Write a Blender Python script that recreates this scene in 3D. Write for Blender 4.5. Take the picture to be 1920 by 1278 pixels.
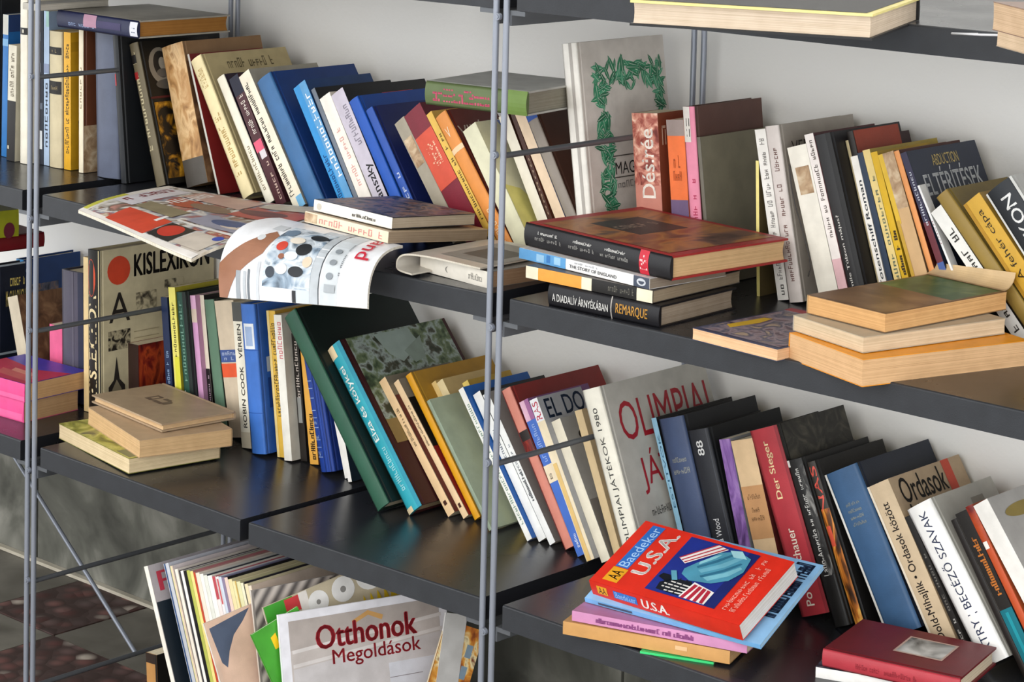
import bpy, bmesh, math, random
from mathutils import Matrix, Vector, Euler, noise
random.seed(7)
for o in list(bpy.data.objects): bpy.data.objects.remove(o)
SCN = bpy.context.scene
COL = SCN.collection
# All lengths below are in layout units of 0.8 m; bake_metres() at the end turns them into metres.
METRE = 0.8

# ---------------------------------------------------------------- camera, sky, exposure
cam_d = bpy.data.cameras.new('camera'); cam = bpy.data.objects.new('camera', cam_d); COL.objects.link(cam)
cam_d.sensor_fit = 'HORIZONTAL'; cam_d.sensor_width = 36.0
cam_d.lens = 84.7981; cam_d.shift_x = 0.0; cam_d.shift_y = -0.358122
cam_d.clip_start = 0.05; cam_d.clip_end = 100
cam.matrix_world = Matrix([[0.732613, -0.072036, 0.676823, 3.365128], [0.680234, 0.042901, -0.731739, -2.452546], [0.023675, 0.996479, 0.080431, 1.6223], [0.0, 0.0, 0.0, 1.0]])
SCN.camera = cam
SCN.view_settings.view_transform = 'Standard'; SCN.view_settings.look = 'None'
SCN.view_settings.gamma = 1.0; SCN.view_settings.use_curve_mapping = False
SCN.view_settings.exposure = 0.22
w = bpy.data.worlds.new('overcast_sky'); SCN.world = w; w.use_nodes = True
bg = w.node_tree.nodes['Background']; bg.inputs['Color'].default_value = (0.96, 0.98, 1.0, 1); bg.inputs['Strength'].default_value = 1.9
sun_d = bpy.data.lights.new('soft_daylight', 'SUN'); sun_d.energy = 0.8; sun_d.angle = math.radians(50); sun_d.color = (1.0, 0.95, 0.87)
sun = bpy.data.objects.new('soft_daylight', sun_d); COL.objects.link(sun)
sun.location = (-1, -4, 4); sun.rotation_euler = Vector((-0.30, 1.0, -0.40)).to_track_quat('-Z', 'Y').to_euler()

# ---------------------------------------------------------------- materials
def lin(h):
    v = []
    for i in (0, 2, 4):
        c = int(h[i:i+2], 16) / 255
        v.append(c / 12.92 if c <= .04045 else ((c + .055) / 1.055) ** 2.4)
    return (v[0], v[1], v[2], 1.0)
MATS = {}
def base_mat(name, rough=.5, spec=.35):
    m = bpy.data.materials.new(name); m.use_nodes = True
    nt = m.node_tree; b = nt.nodes['Principled BSDF']
    b.inputs['Roughness'].default_value = rough; b.inputs['Specular IOR Level'].default_value = spec
    return m, nt, b
def N(nt, t, **kw):
    n = nt.nodes.new(t)
    for k, v in kw.items(): setattr(n, k, v)
    return n
def coords(nt, scale=(1, 1, 1), rot=(0, 0, 0)):
    tc = N(nt, 'ShaderNodeTexCoord'); mp = N(nt, 'ShaderNodeMapping')
    mp.inputs['Scale'].default_value = scale; mp.inputs['Rotation'].default_value = rot
    nt.links.new(tc.outputs['Object'], mp.inputs['Vector']); return mp.outputs['Vector']
def mixrgb(nt, fac, a, b):
    n = N(nt, 'ShaderNodeMix', data_type='RGBA')
    for s, v in ((n.inputs['Factor'], fac), (n.inputs[6], a), (n.inputs[7], b)):
        if hasattr(v, 'is_output'): nt.links.new(v, s)
        else: s.default_value = v
    return n.outputs[2]
def cover_mat(hexc, rough=.5):
    """printed or cloth cover: one colour with faint wear and grain"""
    key = ('c', hexc, rough)
    if key in MATS: return MATS[key]
    m, nt, b = base_mat('cover_' + hexc, rough)
    v = coords(nt, (38, 38, 38)); n = N(nt, 'ShaderNodeTexNoise'); n.inputs['Scale'].default_value = 1; n.inputs['Detail'].default_value = 5
    nt.links.new(v, n.inputs['Vector'])
    c = lin(hexc); d = (c[0] * .9, c[1] * .895, c[2] * .89, 1); e = (min(1, c[0] * 1.06), min(1, c[1] * 1.06), min(1, c[2] * 1.06), 1)
    r = N(nt, 'ShaderNodeMapRange'); r.inputs['From Min'].default_value = .35; r.inputs['From Max'].default_value = .65
    nt.links.new(n.outputs['Fac'], r.inputs['Value'])
    nt.links.new(mixrgb(nt, r.outputs['Result'], d, e), b.inputs['Base Color'])
    g = N(nt, 'ShaderNodeTexNoise'); g.inputs['Scale'].default_value = 22; nt.links.new(v, g.inputs['Vector'])
    bp = N(nt, 'ShaderNodeBump'); bp.inputs['Strength'].default_value = .12; bp.inputs['Distance'].default_value = .001
    nt.links.new(g.outputs['Fac'], bp.inputs['Height']); nt.links.new(bp.outputs['Normal'], b.inputs['Normal'])
    MATS[key] = m; return m
def page_mat(hexc):
    key = ('p', hexc)
    if key in MATS: return MATS[key]
    m, nt, b = base_mat('pages_' + hexc, .8, .1)
    c = lin(hexc); d = (c[0] * .74, c[1] * .71, c[2] * .66, 1)
    v = coords(nt, (1300, 4, 4)); n = N(nt, 'ShaderNodeTexNoise'); n.inputs['Scale'].default_value = 1; n.inputs['Detail'].default_value = 2
    nt.links.new(v, n.inputs['Vector'])
    v2 = coords(nt, (60, 60, 60)); n2 = N(nt, 'ShaderNodeTexNoise'); n2.inputs['Scale'].default_value = 1; nt.links.new(v2, n2.inputs['Vector'])
    ad = N(nt, 'ShaderNodeMath', operation='ADD'); nt.links.new(n.outputs['Fac'], ad.inputs[0]); hm = N(nt, 'ShaderNodeMath', operation='MULTIPLY'); hm.inputs[1].default_value = .35; nt.links.new(n2.outputs['Fac'], hm.inputs[0]); nt.links.new(hm.outputs[0], ad.inputs[1])
    r = N(nt, 'ShaderNodeMapRange'); r.inputs['From Min'].default_value = .45; r.inputs['From Max'].default_value = .85
    nt.links.new(ad.outputs[0], r.inputs['Value'])
    nt.links.new(mixrgb(nt, r.outputs['Result'], d, c), b.inputs['Base Color'])
    bp = N(nt, 'ShaderNodeBump'); bp.inputs['Strength'].default_value = .3; bp.inputs['Distance'].default_value = .001
    nt.links.new(n.outputs['Fac'], bp.inputs['Height']); nt.links.new(bp.outputs['Normal'], b.inputs['Normal'])
    MATS[key] = m; return m
PICS = dict(
    tan=(('8a6a4a', 'b89a78', 'd8c4a4'), (60, 60, 60), 4, 1.0), leather=(('8a6238', 'b98c58', 'dcb988', 'a47a4c'), (55, 55, 30), 6, .8),
    brownleather=(('3e2a1c', '63452f', '8d6c4c'), (40, 40, 30), 6, 1.2), gold=(('120d08', '17110a', '8a5f14', 'd09a2a'), (28, 28, 28), 5, 2.2),
    leaf=(('2c6b4c', '3c8f66', '79b79a', 'd6cfc6'), (75, 75, 75), 2, 2.6), roses=(('6e2a22', 'a8584a', 'd89a84', 'f0d0b8'), (60, 60, 60), 3, 1.5),
    crowd=(('15161c', '2c3240', '5a5c70', '8d6f60', '20263f'), (40, 40, 40), 4, 1.5), flame=(('3a100e', '7a1f18', 'b84a22', '5a1410'), (30, 30, 12), 4, 2.0),
    goldflame=(('231812', '5a3314', 'c9762a', 'e2b04a', '4a2415'), (60, 60, 14), 4, 2.0), landscape=(('232b20', '43543a', '6f7d5c', 'a3b0aa', '4a4a3a', '2c3526'), (52, 52, 52), 10, .15),
    purple=(('4c2f63', '7c5798', 'a483b8'), (70, 70, 20), 5, 2.0), darkmarble=(('17150f', '2a2720', '4a463a'), (38, 38, 38), 6, 2.5),
    blackmarble=(('141413', '242322', '8f8d88'), (90, 90, 40), 5, 1.0), sunset=(('5a3422', '8a4a2c', 'a8703c', '6a4a3c', '3e2a26'), (16, 9, 16), 5, 1.2),
    painting=(('2c3448', '6a5560', '9a8a90', '4a5068', 'b09a84'), (34, 34, 34), 6, 1.2), brownpaint=(('5a3e28', '7d5a3c', 'a07a52'), (18, 10, 18), 6, .8),
    greenpaint=(('2e4a2c', '4e6a3c', '7c8a50'), (20, 20, 20), 6, 1.0), yellowgreen=(('5a5a2a', '98983c', 'c9c46a', '6e6a48'), (22, 22, 22), 4, 1.5),
    stamp=(('3a342c', '8a8068', 'cfc3a0', 'cfc3a0'), (90, 90, 90), 2, .5), engrave=(('1e1a16', '2a241e', 'b8ac8c', '1e1a16'), (80, 80, 80), 2, .5),
    food=(('6a2a10', 'b5641c', 'd99a3a', 'e9d9a8', '7a3a1a'), (40, 40, 40), 4, 1.0), bwphoto=(('1c1c1c', '4a4a48', 'a9a8a4', 'd9d7d2'), (22, 22, 22), 3, .6),
    collage=(('c9b9a2', 'a84a38', '8a8f9c', 'e2ddd4', '6a5a4a', 'c08a7a'), (26, 26, 26), 3, .8),
    photoblue=(('2b3440', '8fa2b4', 'd9e0e6', '5a6a78'), (30, 30, 30), 4, 1.0))
def pic_mat(name):
    """printed picture or marbling: noise through a colour ramp"""
    key = ('m', name)
    if key in MATS: return MATS[key]
    m, nt, b = base_mat('print_' + name, .42)
    if name == 'stripes':
        v = coords(nt, (1, 1, 1), (math.radians(38), 0, 0)); wv = N(nt, 'ShaderNodeTexWave', bands_direction='Y'); wv.inputs['Scale'].default_value = 22; wv.inputs['Distortion'].default_value = .6
        nt.links.new(v, wv.inputs['Vector'])
        r = N(nt, 'ShaderNodeValToRGB'); r.color_ramp.elements[0].color = lin('5e5856'); r.color_ramp.elements[1].color = lin('c2b8b0')
        nt.links.new(wv.outputs['Fac'], r.inputs['Fac']); nt.links.new(r.outputs['Color'], b.inputs['Base Color'])
        MATS[key] = m; return m
    cols, sc, det, dis = PICS[name]
    v = coords(nt, sc); n = N(nt, 'ShaderNodeTexNoise'); n.inputs['Scale'].default_value = 1; n.inputs['Detail'].default_value = det; n.inputs['Distortion'].default_value = dis
    nt.links.new(v, n.inputs['Vector'])
    r = N(nt, 'ShaderNodeValToRGB'); el = r.color_ramp.elements
    k = len(cols)
    while len(el) < k: el.new(.5)
    for i, c in enumerate(cols): el[i].position = .3 + .4 * i / (k - 1); el[i].color = lin(c)
    nt.links.new(n.outputs['Fac'], r.inputs['Fac']); nt.links.new(r.outputs['Color'], b.inputs['Base Color'])
    MATS[key] = m; return m
def M(c, rough=.5):
    return pic_mat(c[2:]) if c.startswith('m:') else cover_mat(c, rough)

# ---------------------------------------------------------------- mesh helpers
class MB:
    def __init__(s): s.v = []; s.f = []; s.mi = []; s.mats = []; s.sm = []
    def slot(s, m):
        if m not in s.mats: s.mats.append(m)
        return s.mats.index(m)
    def add(s, vs, fs, m, smooth=False):
        k = len(s.v); s.v += [tuple(p) for p in vs]; i = s.slot(m)
        for f in fs: s.f.append([a + k for a in f]); s.mi.append(i); s.sm.append(smooth)
    def box(s, a, b, m):
        x0, y0, z0 = a; x1, y1, z1 = b
        s.add([(x0,y0,z0),(x1,y0,z0),(x1,y1,z0),(x0,y1,z0),(x0,y0,z1),(x1,y0,z1),(x1,y1,z1),(x0,y1,z1)],
              [(0,3,2,1),(4,5,6,7),(0,1,5,4),(1,2,6,5),(2,3,7,6),(3,0,4,7)], m)
    def extrude(s, poly, z0, z1, m, smooth=False):
        """closed outline in x,y (counter-clockwise) raised along z"""
        n = len(poly)
        vs = [(x, y, z0) for x, y in poly] + [(x, y, z1) for x, y in poly]
        s.add(vs, [(i, (i+1) % n, n + (i+1) % n, n + i) for i in range(n)], m, smooth)
        s.add(vs, [tuple(range(n))[::-1], tuple(range(n, 2*n))], m)
    def tube(s, pts, r, m, seg=10, caps=True):
        pts = [Vector(p) for p in pts]; rings = []
        for i, p in enumerate(pts):
            d = (pts[min(i+1, len(pts)-1)] - pts[max(i-1, 0)]).normalized()
            up = Vector((0, 0, 1)) if abs(d.z) < .9 else Vector((1, 0, 0))
            a = d.cross(up).normalized(); b = d.cross(a)
            rings.append([p + (a * math.cos(t) + b * math.sin(t)) * r for t in [2*math.pi*j/seg for j in range(seg)]])
        vs = [q for R in rings for q in R]; fs = []
        for i in range(len(rings) - 1):
            for j in range(seg): fs.append((i*seg+j, i*seg+(j+1) % seg, (i+1)*seg+(j+1) % seg, (i+1)*seg+j))
        s.add(vs, fs, m, True)
        if caps: s.add(vs, [tuple(range(seg))[::-1], tuple(range(len(vs)-seg, len(vs)))], m)
    def build(s, name, parent=None):
        me = bpy.data.meshes.new(name); me.from_pydata(s.v, [], s.f)
        for m in s.mats: me.materials.append(m)
        me.polygons.foreach_set('material_index', s.mi); me.polygons.foreach_set('use_smooth', s.sm); me.update()
        o = bpy.data.objects.new(name, me); COL.objects.link(o)
        if parent: o.parent = parent
        return o
def empty(name, loc, rot=(0, 0, 0)):
    o = bpy.data.objects.new(name, None); COL.objects.link(o); o.location = loc; o.rotation_euler = rot; o.empty_display_size = .02; return o
def tag(o, label=None, cat=None, group=None, kind=None):
    for k, v in (('label', label), ('category', cat), ('group', group), ('kind', kind)):
        if v: o[k] = v
    return o

# ---------------------------------------------------------------- lettering: Blender's own font turned into flat outlines
GLYPHS = {}
def ink_marks(n):
    """a row of small strokes for print too worn or small to read"""
    rl = random.Random(n*7+1); vs = []; fs = []
    def bar(x0, y0, x1, y1):
        k = len(vs); vs.extend([(x0, y0), (x1, y0), (x1, y1), (x0, y1)]); fs.append([k, k+1, k+2, k+3])
    for i in range(n):
        if 0 < i < n-1 and rl.random() < .13: continue
        x = i/n; w_ = .72/n; h = rl.choice((.7, .7, 1.0)); s = w_*.26; y = 0
        bar(x, y, x+s, h)
        if rl.random() < .65: bar(x+w_-s, y, x+w_, h*rl.choice((1, .8)))
        for yy in rl.sample((0, h*.42, h-.14), rl.choice((1, 2))): bar(x, yy, x+w_, yy+.14)
    return vs, fs, .012, .012
def load_text(keys):
    tmp = []
    for s, bold in list(keys):
        if s[0] == '~': GLYPHS[(s, bold)] = ink_marks(int(s[1:]))
    for s, bold in [k for k in keys if k[0][0] != '~']:
        c = bpy.data.curves.new('t', 'FONT'); c.body = s; c.size = 1; c.resolution_u = 3; c.offset = 0
        o = bpy.data.objects.new('t', c); COL.objects.link(o); tmp.append((s, bold, o))
    bpy.context.view_layer.update(); dg = bpy.context.evaluated_depsgraph_get()
    for s, bold, o in tmp:
        me = bpy.data.meshes.new_from_object(o.evaluated_get(dg))
        vs = [(v.co.x, v.co.y) for v in me.vertices]; fs = [list(p.vertices) for p in me.polygons]
        if vs:
            x0 = min(v[0] for v in vs); x1 = max(v[0] for v in vs); y0 = min(v[1] for v in vs); y1 = max(v[1] for v in vs)
            GLYPHS[(s, bold)] = ([((x-x0)/(x1-x0), (y-y0)/(y1-y0)) for x, y in vs], fs, .022/(x1-x0), .012/(y1-y0))
        bpy.data.meshes.remove(me); c = o.data; bpy.data.objects.remove(o); bpy.data.curves.remove(c)
def bands(poly, n=16):
    """cut an outline into horizontal bands so that it can follow a bend"""
    def clip(pts, k, sgn):
        out = []
        for i in range(len(pts)):
            a, b = pts[i], pts[(i+1) % len(pts)]; ia, ib = sgn*(a[1]-k) >= 0, sgn*(b[1]-k) >= 0
            if ia: out.append(a)
            if ia != ib: f = (k-a[1])/(b[1]-a[1]); out.append((a[0]+(b[0]-a[0])*f, k))
        return out
    res = []; lo = min(p[1] for p in poly); hi = max(p[1] for p in poly)
    for j in range(int(math.floor(lo*n)), int(math.ceil(hi*n))):
        q = clip(poly, j/n, 1)
        if len(q) > 2: q = clip(q, (j+1)/n, -1)
        if len(q) > 2: res.append(q)
    return res
def put_prints(mb, face, prints, surf, flip=False):
    """lay flat ink on a surface: surf(u, v, lift) -> point"""
    lift = .00035
    for p in prints:
        if p[1] != face: continue
        lift += .00006
        if p[0] in ('r', 'm'):
            u0, u1, v0, v1, c = p[2:7]
            if u1 - u0 < 1e-4: continue
            n = 6 if face == 's' else 1
            if surf.__name__ == 'curved': n = 8
            k = 8 if surf.__name__ == 'curved' else 1
            vs = [surf(u0 + (u1-u0)*i/n, v0 + (v1-v0)*j/k, lift) for j in range(k+1) for i in range(n+1)]
            fs = [(j*(n+1)+i, j*(n+1)+i+1, (j+1)*(n+1)+i+1, (j+1)*(n+1)+i) for j in range(k) for i in range(n)]
            mb.add(vs, fs, M(c))
        elif p[0] == 'e':
            u, v, ru, rv, c = p[2:7]
            pts = [(u + ru*math.cos(t), v + rv*math.sin(t)) for t in [2*math.pi*i/22 for i in range(22)]]
            for q in (bands(pts) if surf.__name__ == 'curved' else [pts]): mb.add([surf(x, y, lift) for x, y in q], [tuple(range(len(q)))], M(c))
        elif p[0] == 'p':
            pts = p[3]; a = sum(pts[i][0]*pts[(i+1) % len(pts)][1] - pts[(i+1) % len(pts)][0]*pts[i][1] for i in range(len(pts)))
            if a < 0: pts = pts[::-1]
            for q in (bands(pts) if surf.__name__ == 'curved' else [pts]): mb.add([surf(x, y, lift) for x, y in q], [tuple(range(len(q)))], M(p[2]))
        elif p[0] == 'L':                                     # printed border of leaves
            u0, u1, v0, v1, cnt = p[2:7]; rl = random.Random(int(u0*1000+v1*100))
            W_ = (Vector(surf(1, 0, 0))-Vector(surf(0, 0, 0))).length; H_ = (Vector(surf(0, 1, 0))-Vector(surf(0, 0, 0))).length
            for q in range(cnt):
                cu, cv = rl.uniform(u0, u1), rl.uniform(v0, v1); an = rl.uniform(0, 6.283); ln = rl.uniform(.009, .016); wd = ln*.42
                l2 = lift + .00002*(q % 9 + 1)
                out = [(0, -1), (.5, -.62), (.72, -.1), (.5, .5), (0, 1), (-.5, .5), (-.72, -.1), (-.5, -.62)]
                pts = [(cu + (x*wd*math.cos(an) - y*ln*math.sin(an))/W_, cv + (x*wd*math.sin(an) + y*ln*math.cos(an))/H_) for x, y in out]
                mb.add([surf(x, y, l2) for x, y in pts], [tuple(range(8))], M(rl.choice(['2f7a56', '3a9068', '4fa47c', '2a6c4c', '3a9068'])))
                vein = [(cu - y*ln*math.sin(an)/W_ + x*wd*math.cos(an)/W_, cv + y*ln*math.cos(an)/H_ + x*wd*math.sin(an)/H_) for x, y in ((-.09, -.8), (.09, -.8), (.03, .8), (-.03, .8))]
                mb.add([surf(x, y, l2+.00001) for x, y in vein], [(0, 1, 2, 3)], M('c9dccb'))
        elif p[0] == 't':
            s, u0, u1, v0, v1, c, rot, bold = p[2:10]
            g = GLYPHS.get((s, bold))
            if not g: continue
            vs = []; gv = list(g[0]); gf = list(g[1])
            if bold > 0:                                     # a heavier weight: strokes struck twice
                for da, db in (((g[2], 0), (g[2]*.5, g[3])) if bold == 1 else ((g[2], 0), (g[2]*2, 0), (g[2]*3, g[3]), (g[2]*1.5, g[3]*2))):
                    k0 = len(gv); gv += [(a+da, b+db) for a, b in g[0]]; gf += [[q+k0 for q in f] for f in g[1]]
            for a, b in gv:
                if rot == 0: q = (u0 + a*(u1-u0), v0 + b*(v1-v0))
                elif rot == 90: q = (u1 - b*(u1-u0), v0 + a*(v1-v0))
                elif rot == -90: q = (u0 + b*(u1-u0), v1 - a*(v1-v0))
                else: q = (u1 - a*(u1-u0), v1 - b*(v1-v0))
                vs.append(surf(q[0], q[1], lift))
            mb.add(vs, gf, M(c))

# ---------------------------------------------------------------- books
def book(name, label, cat, kind, dims, loc, rot, sc, cc, pc, prints, group=None):
    """x: thickness, y: from spine to fore-edge, z: height; parts: spine, front_cover, back_cover, page_block"""
    t, d, h = dims; hard = kind == 'h'
    b = min(.0028, t*.2) if hard else min(.0007, t*.15); ov = .0035 if hard else .0004
    bulge = (.11*t if t < .05 else .06*t) if hard else .02*t
    root = empty(name, loc, rot); tag(root, label, cat, group)
    ms, mc, mp = M(sc, .45 if hard else .4), M(cc, .45 if hard else .38), page_mat(pc)  # many cover colours carry part of the shade that falls on side faces
    n = 8
    prof = [(t*i/n, -bulge*4*(i/n)*(1-i/n)) for i in range(n+1)]
    mb = MB(); inner = [(t - max(b, t*.06), b), (max(b, t*.06), b)]
    mb.extrude(prof + inner, 0, h, ms)
    mb.sm = [hard and i < n for i in range(len(mb.sm))]
    def s_surf(u, v, l): return (u*t, -bulge*4*u*(1-u) - l, v*h)
    put_prints(mb, 's', prints, s_surf); mb.build('spine', root)
    g = .0045 if hard and t > .012 else 0
    mb = MB()
    pr = [(t-b, .0006), (t, .0006)] + ([(t, .003), (t-b*.45, .003+g*.5), (t, .003+g)] if g else []) + [(t, d), (t-b, d)]
    mb.extrude(pr, 0, h, mc)
    def f_surf(u, v, l): return (t + l, .001 + u*(d-.001), v*h)
    put_prints(mb, 'f', prints, f_surf); mb.build('front_cover', root)
    mb = MB(); bk = [p[2] for p in prints if p[0] == 'k']
    mb.extrude([(0, d), (0, .0006), (b, .0006), (b, d)], 0, h, M(bk[0], .45) if bk else mc)
    def b_surf(u, v, l): return (-l, d - u*(d-.001), v*h)
    put_prints(mb, 'b', prints, b_surf); mb.build('back_cover', root)
    mb = MB(); e = .0002; x0, x1 = b+e, t-b-e; y0, y1 = max(b, .0012)+.0002, d-ov; q = min(.1*t, .004) if hard else .0006
    mb.extrude([(x0, y0), (x1, y0), (x1, y1), (x0+(x1-x0)*.75, y1-q*.75), (x0+(x1-x0)*.5, y1-q), (x0+(x1-x0)*.25, y1-q*.75), (x0, y1)], ov, h-ov, mp)
    mb.build('page_block', root)
    return root

def sheet(name, label, cat, surf3, nu, nv, thick, base, edge, prints, group=None, parent=None):
    """a bent magazine: surf3(u, v) -> (point, normal)"""
    mb = MB(); m1, m2 = M(base, .3), page_mat(edge)
    P = [[surf3(i/nu, j/nv) for i in range(nu+1)] for j in range(nv+1)]
    top = [Vector(P[j][i][0]) for j in range(nv+1) for i in range(nu+1)]
    bot = [Vector(P[j][i][0]) - Vector(P[j][i][1])*thick for j in range(nv+1) for i in range(nu+1)]
    quads = [(j*(nu+1)+i, j*(nu+1)+i+1, (j+1)*(nu+1)+i+1, (j+1)*(nu+1)+i) for j in range(nv) for i in range(nu)]
    def curved(u, v, l):
        p, nn = surf3(u, v); return Vector(p) + Vector(nn)*l
    root = parent or empty(name, (0, 0, 0)); 
    if not parent: tag(root, label, cat, group)
    mb.add(top, quads, m1, True); put_prints(mb, 'f', prints, curved)
    mb.build('front_cover', root)
    mb = MB(); mb.add(bot, [q[::-1] for q in quads], m1, True)
    mb.build('back_cover', root)
    rim = [i for i in range(nu+1)] + [j*(nu+1)+nu for j in range(1, nv+1)] + [nv*(nu+1)+i for i in range(nu-1, -1, -1)] + [j*(nu+1) for j in range(nv-1, 0, -1)]
    k = len(rim); mb = MB()
    mb.add([top[r] for r in rim] + [bot[r] for r in rim], [(i, k+i, k+(i+1) % k, (i+1) % k) for i in range(k)], m2)
    mb.build('page_block', root)
    return root

# ---------------------------------------------------------------- the setting
def structure(name, mb): return tag(mb.build(name), kind='structure')
def plaster():
    m, nt, b = base_mat('white_plaster', .8, .2)
    v = coords(nt, (3, 3, 3)); n = N(nt, 'ShaderNodeTexNoise'); n.inputs['Detail'].default_value = 6; n.inputs['Scale'].default_value = 1; nt.links.new(v, n.inputs['Vector'])
    nt.links.new(mixrgb(nt, n.outputs['Fac'], lin('f3f2ee'), lin('eceae6')), b.inputs['Base Color'])
    bp = N(nt, 'ShaderNodeBump'); bp.inputs['Strength'].default_value = .15; bp.inputs['Distance'].default_value = .003
    n2 = N(nt, 'ShaderNodeTexNoise'); n2.inputs['Scale'].default_value = 40; nt.links.new(v, n2.inputs['Vector'])
    nt.links.new(n2.outputs['Fac'], bp.inputs['Height']); nt.links.new(bp.outputs['Normal'], b.inputs['Normal']); return m
def stone_mat(name, a, c, e, sc=7, dis=2.5):
    m, nt, b = base_mat(name, .6, .3)
    v = coords(nt, (sc, sc, sc*.8)); n = N(nt, 'ShaderNodeTexNoise'); n.inputs['Scale'].default_value = 1; n.inputs['Detail'].default_value = 8; n.inputs['Distortion'].default_value = dis
    nt.links.new(v, n.inputs['Vector'])
    r = N(nt, 'ShaderNodeValToRGB'); r.color_ramp.elements[0].position = .32; r.color_ramp.elements[0].color = lin(a); r.color_ramp.elements[1].position = .68; r.color_ramp.elements[1].color = lin(e)
    x = r.color_ramp.elements.new(.5); x.color = lin(c)
    nt.links.new(n.outputs['Fac'], r.inputs['Fac']); nt.links.new(r.outputs['Color'], b.inputs['Base Color']); return m
def pebble_mat():
    m, nt, b = base_mat('red_pebble_aggregate', .7, .3)
    v = coords(nt, (34, 34, 34)); vo = N(nt, 'ShaderNodeTexVoronoi'); vo.inputs['Scale'].default_value = 1; nt.links.new(v, vo.inputs['Vector'])
    r = N(nt, 'ShaderNodeValToRGB'); el = r.color_ramp.elements
    el[0].position = .0; el[0].color = lin('4a302c'); el[1].position = 1; el[1].color = lin('b3a79a')
    for p, c in ((.3, '5c3a36'), (.6, '7a5650'), (.8, '4e4442')): q = el.new(p); q.color = lin(c)
    sep = N(nt, 'ShaderNodeSeparateColor'); nt.links.new(vo.outputs['Color'], sep.inputs['Color']); nt.links.new(sep.outputs[0], r.inputs['Fac'])
    mr = N(nt, 'ShaderNodeMapRange'); mr.inputs['From Min'].default_value = .25; mr.inputs['From Max'].default_value = .6; nt.links.new(vo.outputs['Distance'], mr.inputs['Value'])
    nt.links.new(mixrgb(nt, mr.outputs['Result'], r.outputs['Color'], lin('43332f')), b.inputs['Base Color'])
    bp = N(nt, 'ShaderNodeBump'); bp.inputs['Strength'].default_value = .6; bp.inputs['Distance'].default_value = .006; bp.invert = True
    nt.links.new(vo.outputs['Distance'], bp.inputs['Height']); nt.links.new(bp.outputs['Normal'], b.inputs['Normal']); return m
WALL_Y = .476
mb = MB(); mb.box((-3, WALL_Y, 0), (4.5, WALL_Y+.2, 3.2), plaster()); structure('wall_back', mb)
concrete = stone_mat('grey_concrete', '57534a', '67635a', '78746a', 9, .5)
mb = MB(); mb.box((-3, -4.5, -.1), (4.5, WALL_Y, -.006), concrete); floor = structure('floor', mb)
pebble = pebble_mat()
# floor slabs: aggregate and plain ones in turn, laid along the wall
cols_x = [-1.56, -1.04, -.76, -.46, -.245, .06, .36, .66, .96, 1.26]
rows_y = [WALL_Y-.001, .225, -.02, -.27, -.52]
for i in range(len(cols_x)-1):
    for j in range(len(rows_y)-1):
        mb = MB(); x0, x1 = cols_x[i]+.002, cols_x[i+1]-.002; y1, y0 = rows_y[j]-.002, rows_y[j+1]+.002
        mb.box((x0, y0, -.0059), (x1, y1, 0 if (i+j) % 2 else -.0008), pebble if (i+j) % 2 else concrete)
        mb.build('floor_slab', floor)
# grey stone base of the wall, slab by slab
stone = stone_mat('grey_veined_stone', '3f3f39', '5f5f57', '8a8980', 6, 1.6)
mb = MB(); mb.box((-3, WALL_Y-.006, 0), (4.5, WALL_Y-.0001, .47), stone_mat('dark_joint', '3a3833', '45423c', '504d46')); base = structure('baseboard_back', mb)
xs = [-3, -2.2, -1.45, -.62, .12, .95, 1.35, 2.1, 2.9, 3.7, 4.5]
for i in range(len(xs)-1):
    mb = MB(); mb.box((xs[i]+.003, WALL_Y-.016, .004), (xs[i+1]-.003, WALL_Y-.0061, .468), stone); mb.build('stone_slab', base)
mb = MB(); mb.extrude([(-3, WALL_Y-.03), (4.5, WALL_Y-.03), (4.5, WALL_Y-.017), (-3, WALL_Y-.017)], .0005, .007, stone_mat('pale_mortar', 'a39c8c', 'b5ae9e', 'c4bdae')); structure('trim_1', mb)
mb = MB(); mb.box((-3, -2.9, 3.2), (4.5, WALL_Y+.2, 3.35), plaster()); structure('ceiling', mb)

# ---------------------------------------------------------------- shelving
metal, nt, b = base_mat('grey_painted_steel', .38, .5); b.inputs['Base Color'].default_value = lin('8f949f'); b.inputs['Metallic'].default_value = .35
darkmetal, nt, b = base_mat('dark_steel_rung', .45, .5); b.inputs['Base Color'].default_value = lin('63666a'); b.inputs['Metallic'].default_value = .4
def laminate():
    m, nt, b = base_mat('anthracite_laminate', .3, .5)
    v = coords(nt, (9, 9, 9)); n = N(nt, 'ShaderNodeTexNoise'); n.inputs['Detail'].default_value = 8; n.inputs['Scale'].default_value = 1; nt.links.new(v, n.inputs['Vector'])
    nt.links.new(mixrgb(nt, n.outputs['Fac'], lin('1d1e22'), lin('292a2f')), b.inputs['Base Color'])
    r = N(nt, 'ShaderNodeMapRange'); r.inputs['To Min'].default_value = .16; r.inputs['To Max'].default_value = .4; nt.links.new(n.outputs['Fac'], r.inputs['Value']); nt.links.new(r.outputs['Result'], b.inputs['Roughness']); return m
board_face = laminate()
edge_face = cover_mat('2f3135', .5)
D = 0.4459; W = 1.0882
LEVELS = {'bottom': .457, 'middle': .897, 'top': 1.337}
BAYS = []
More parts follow.
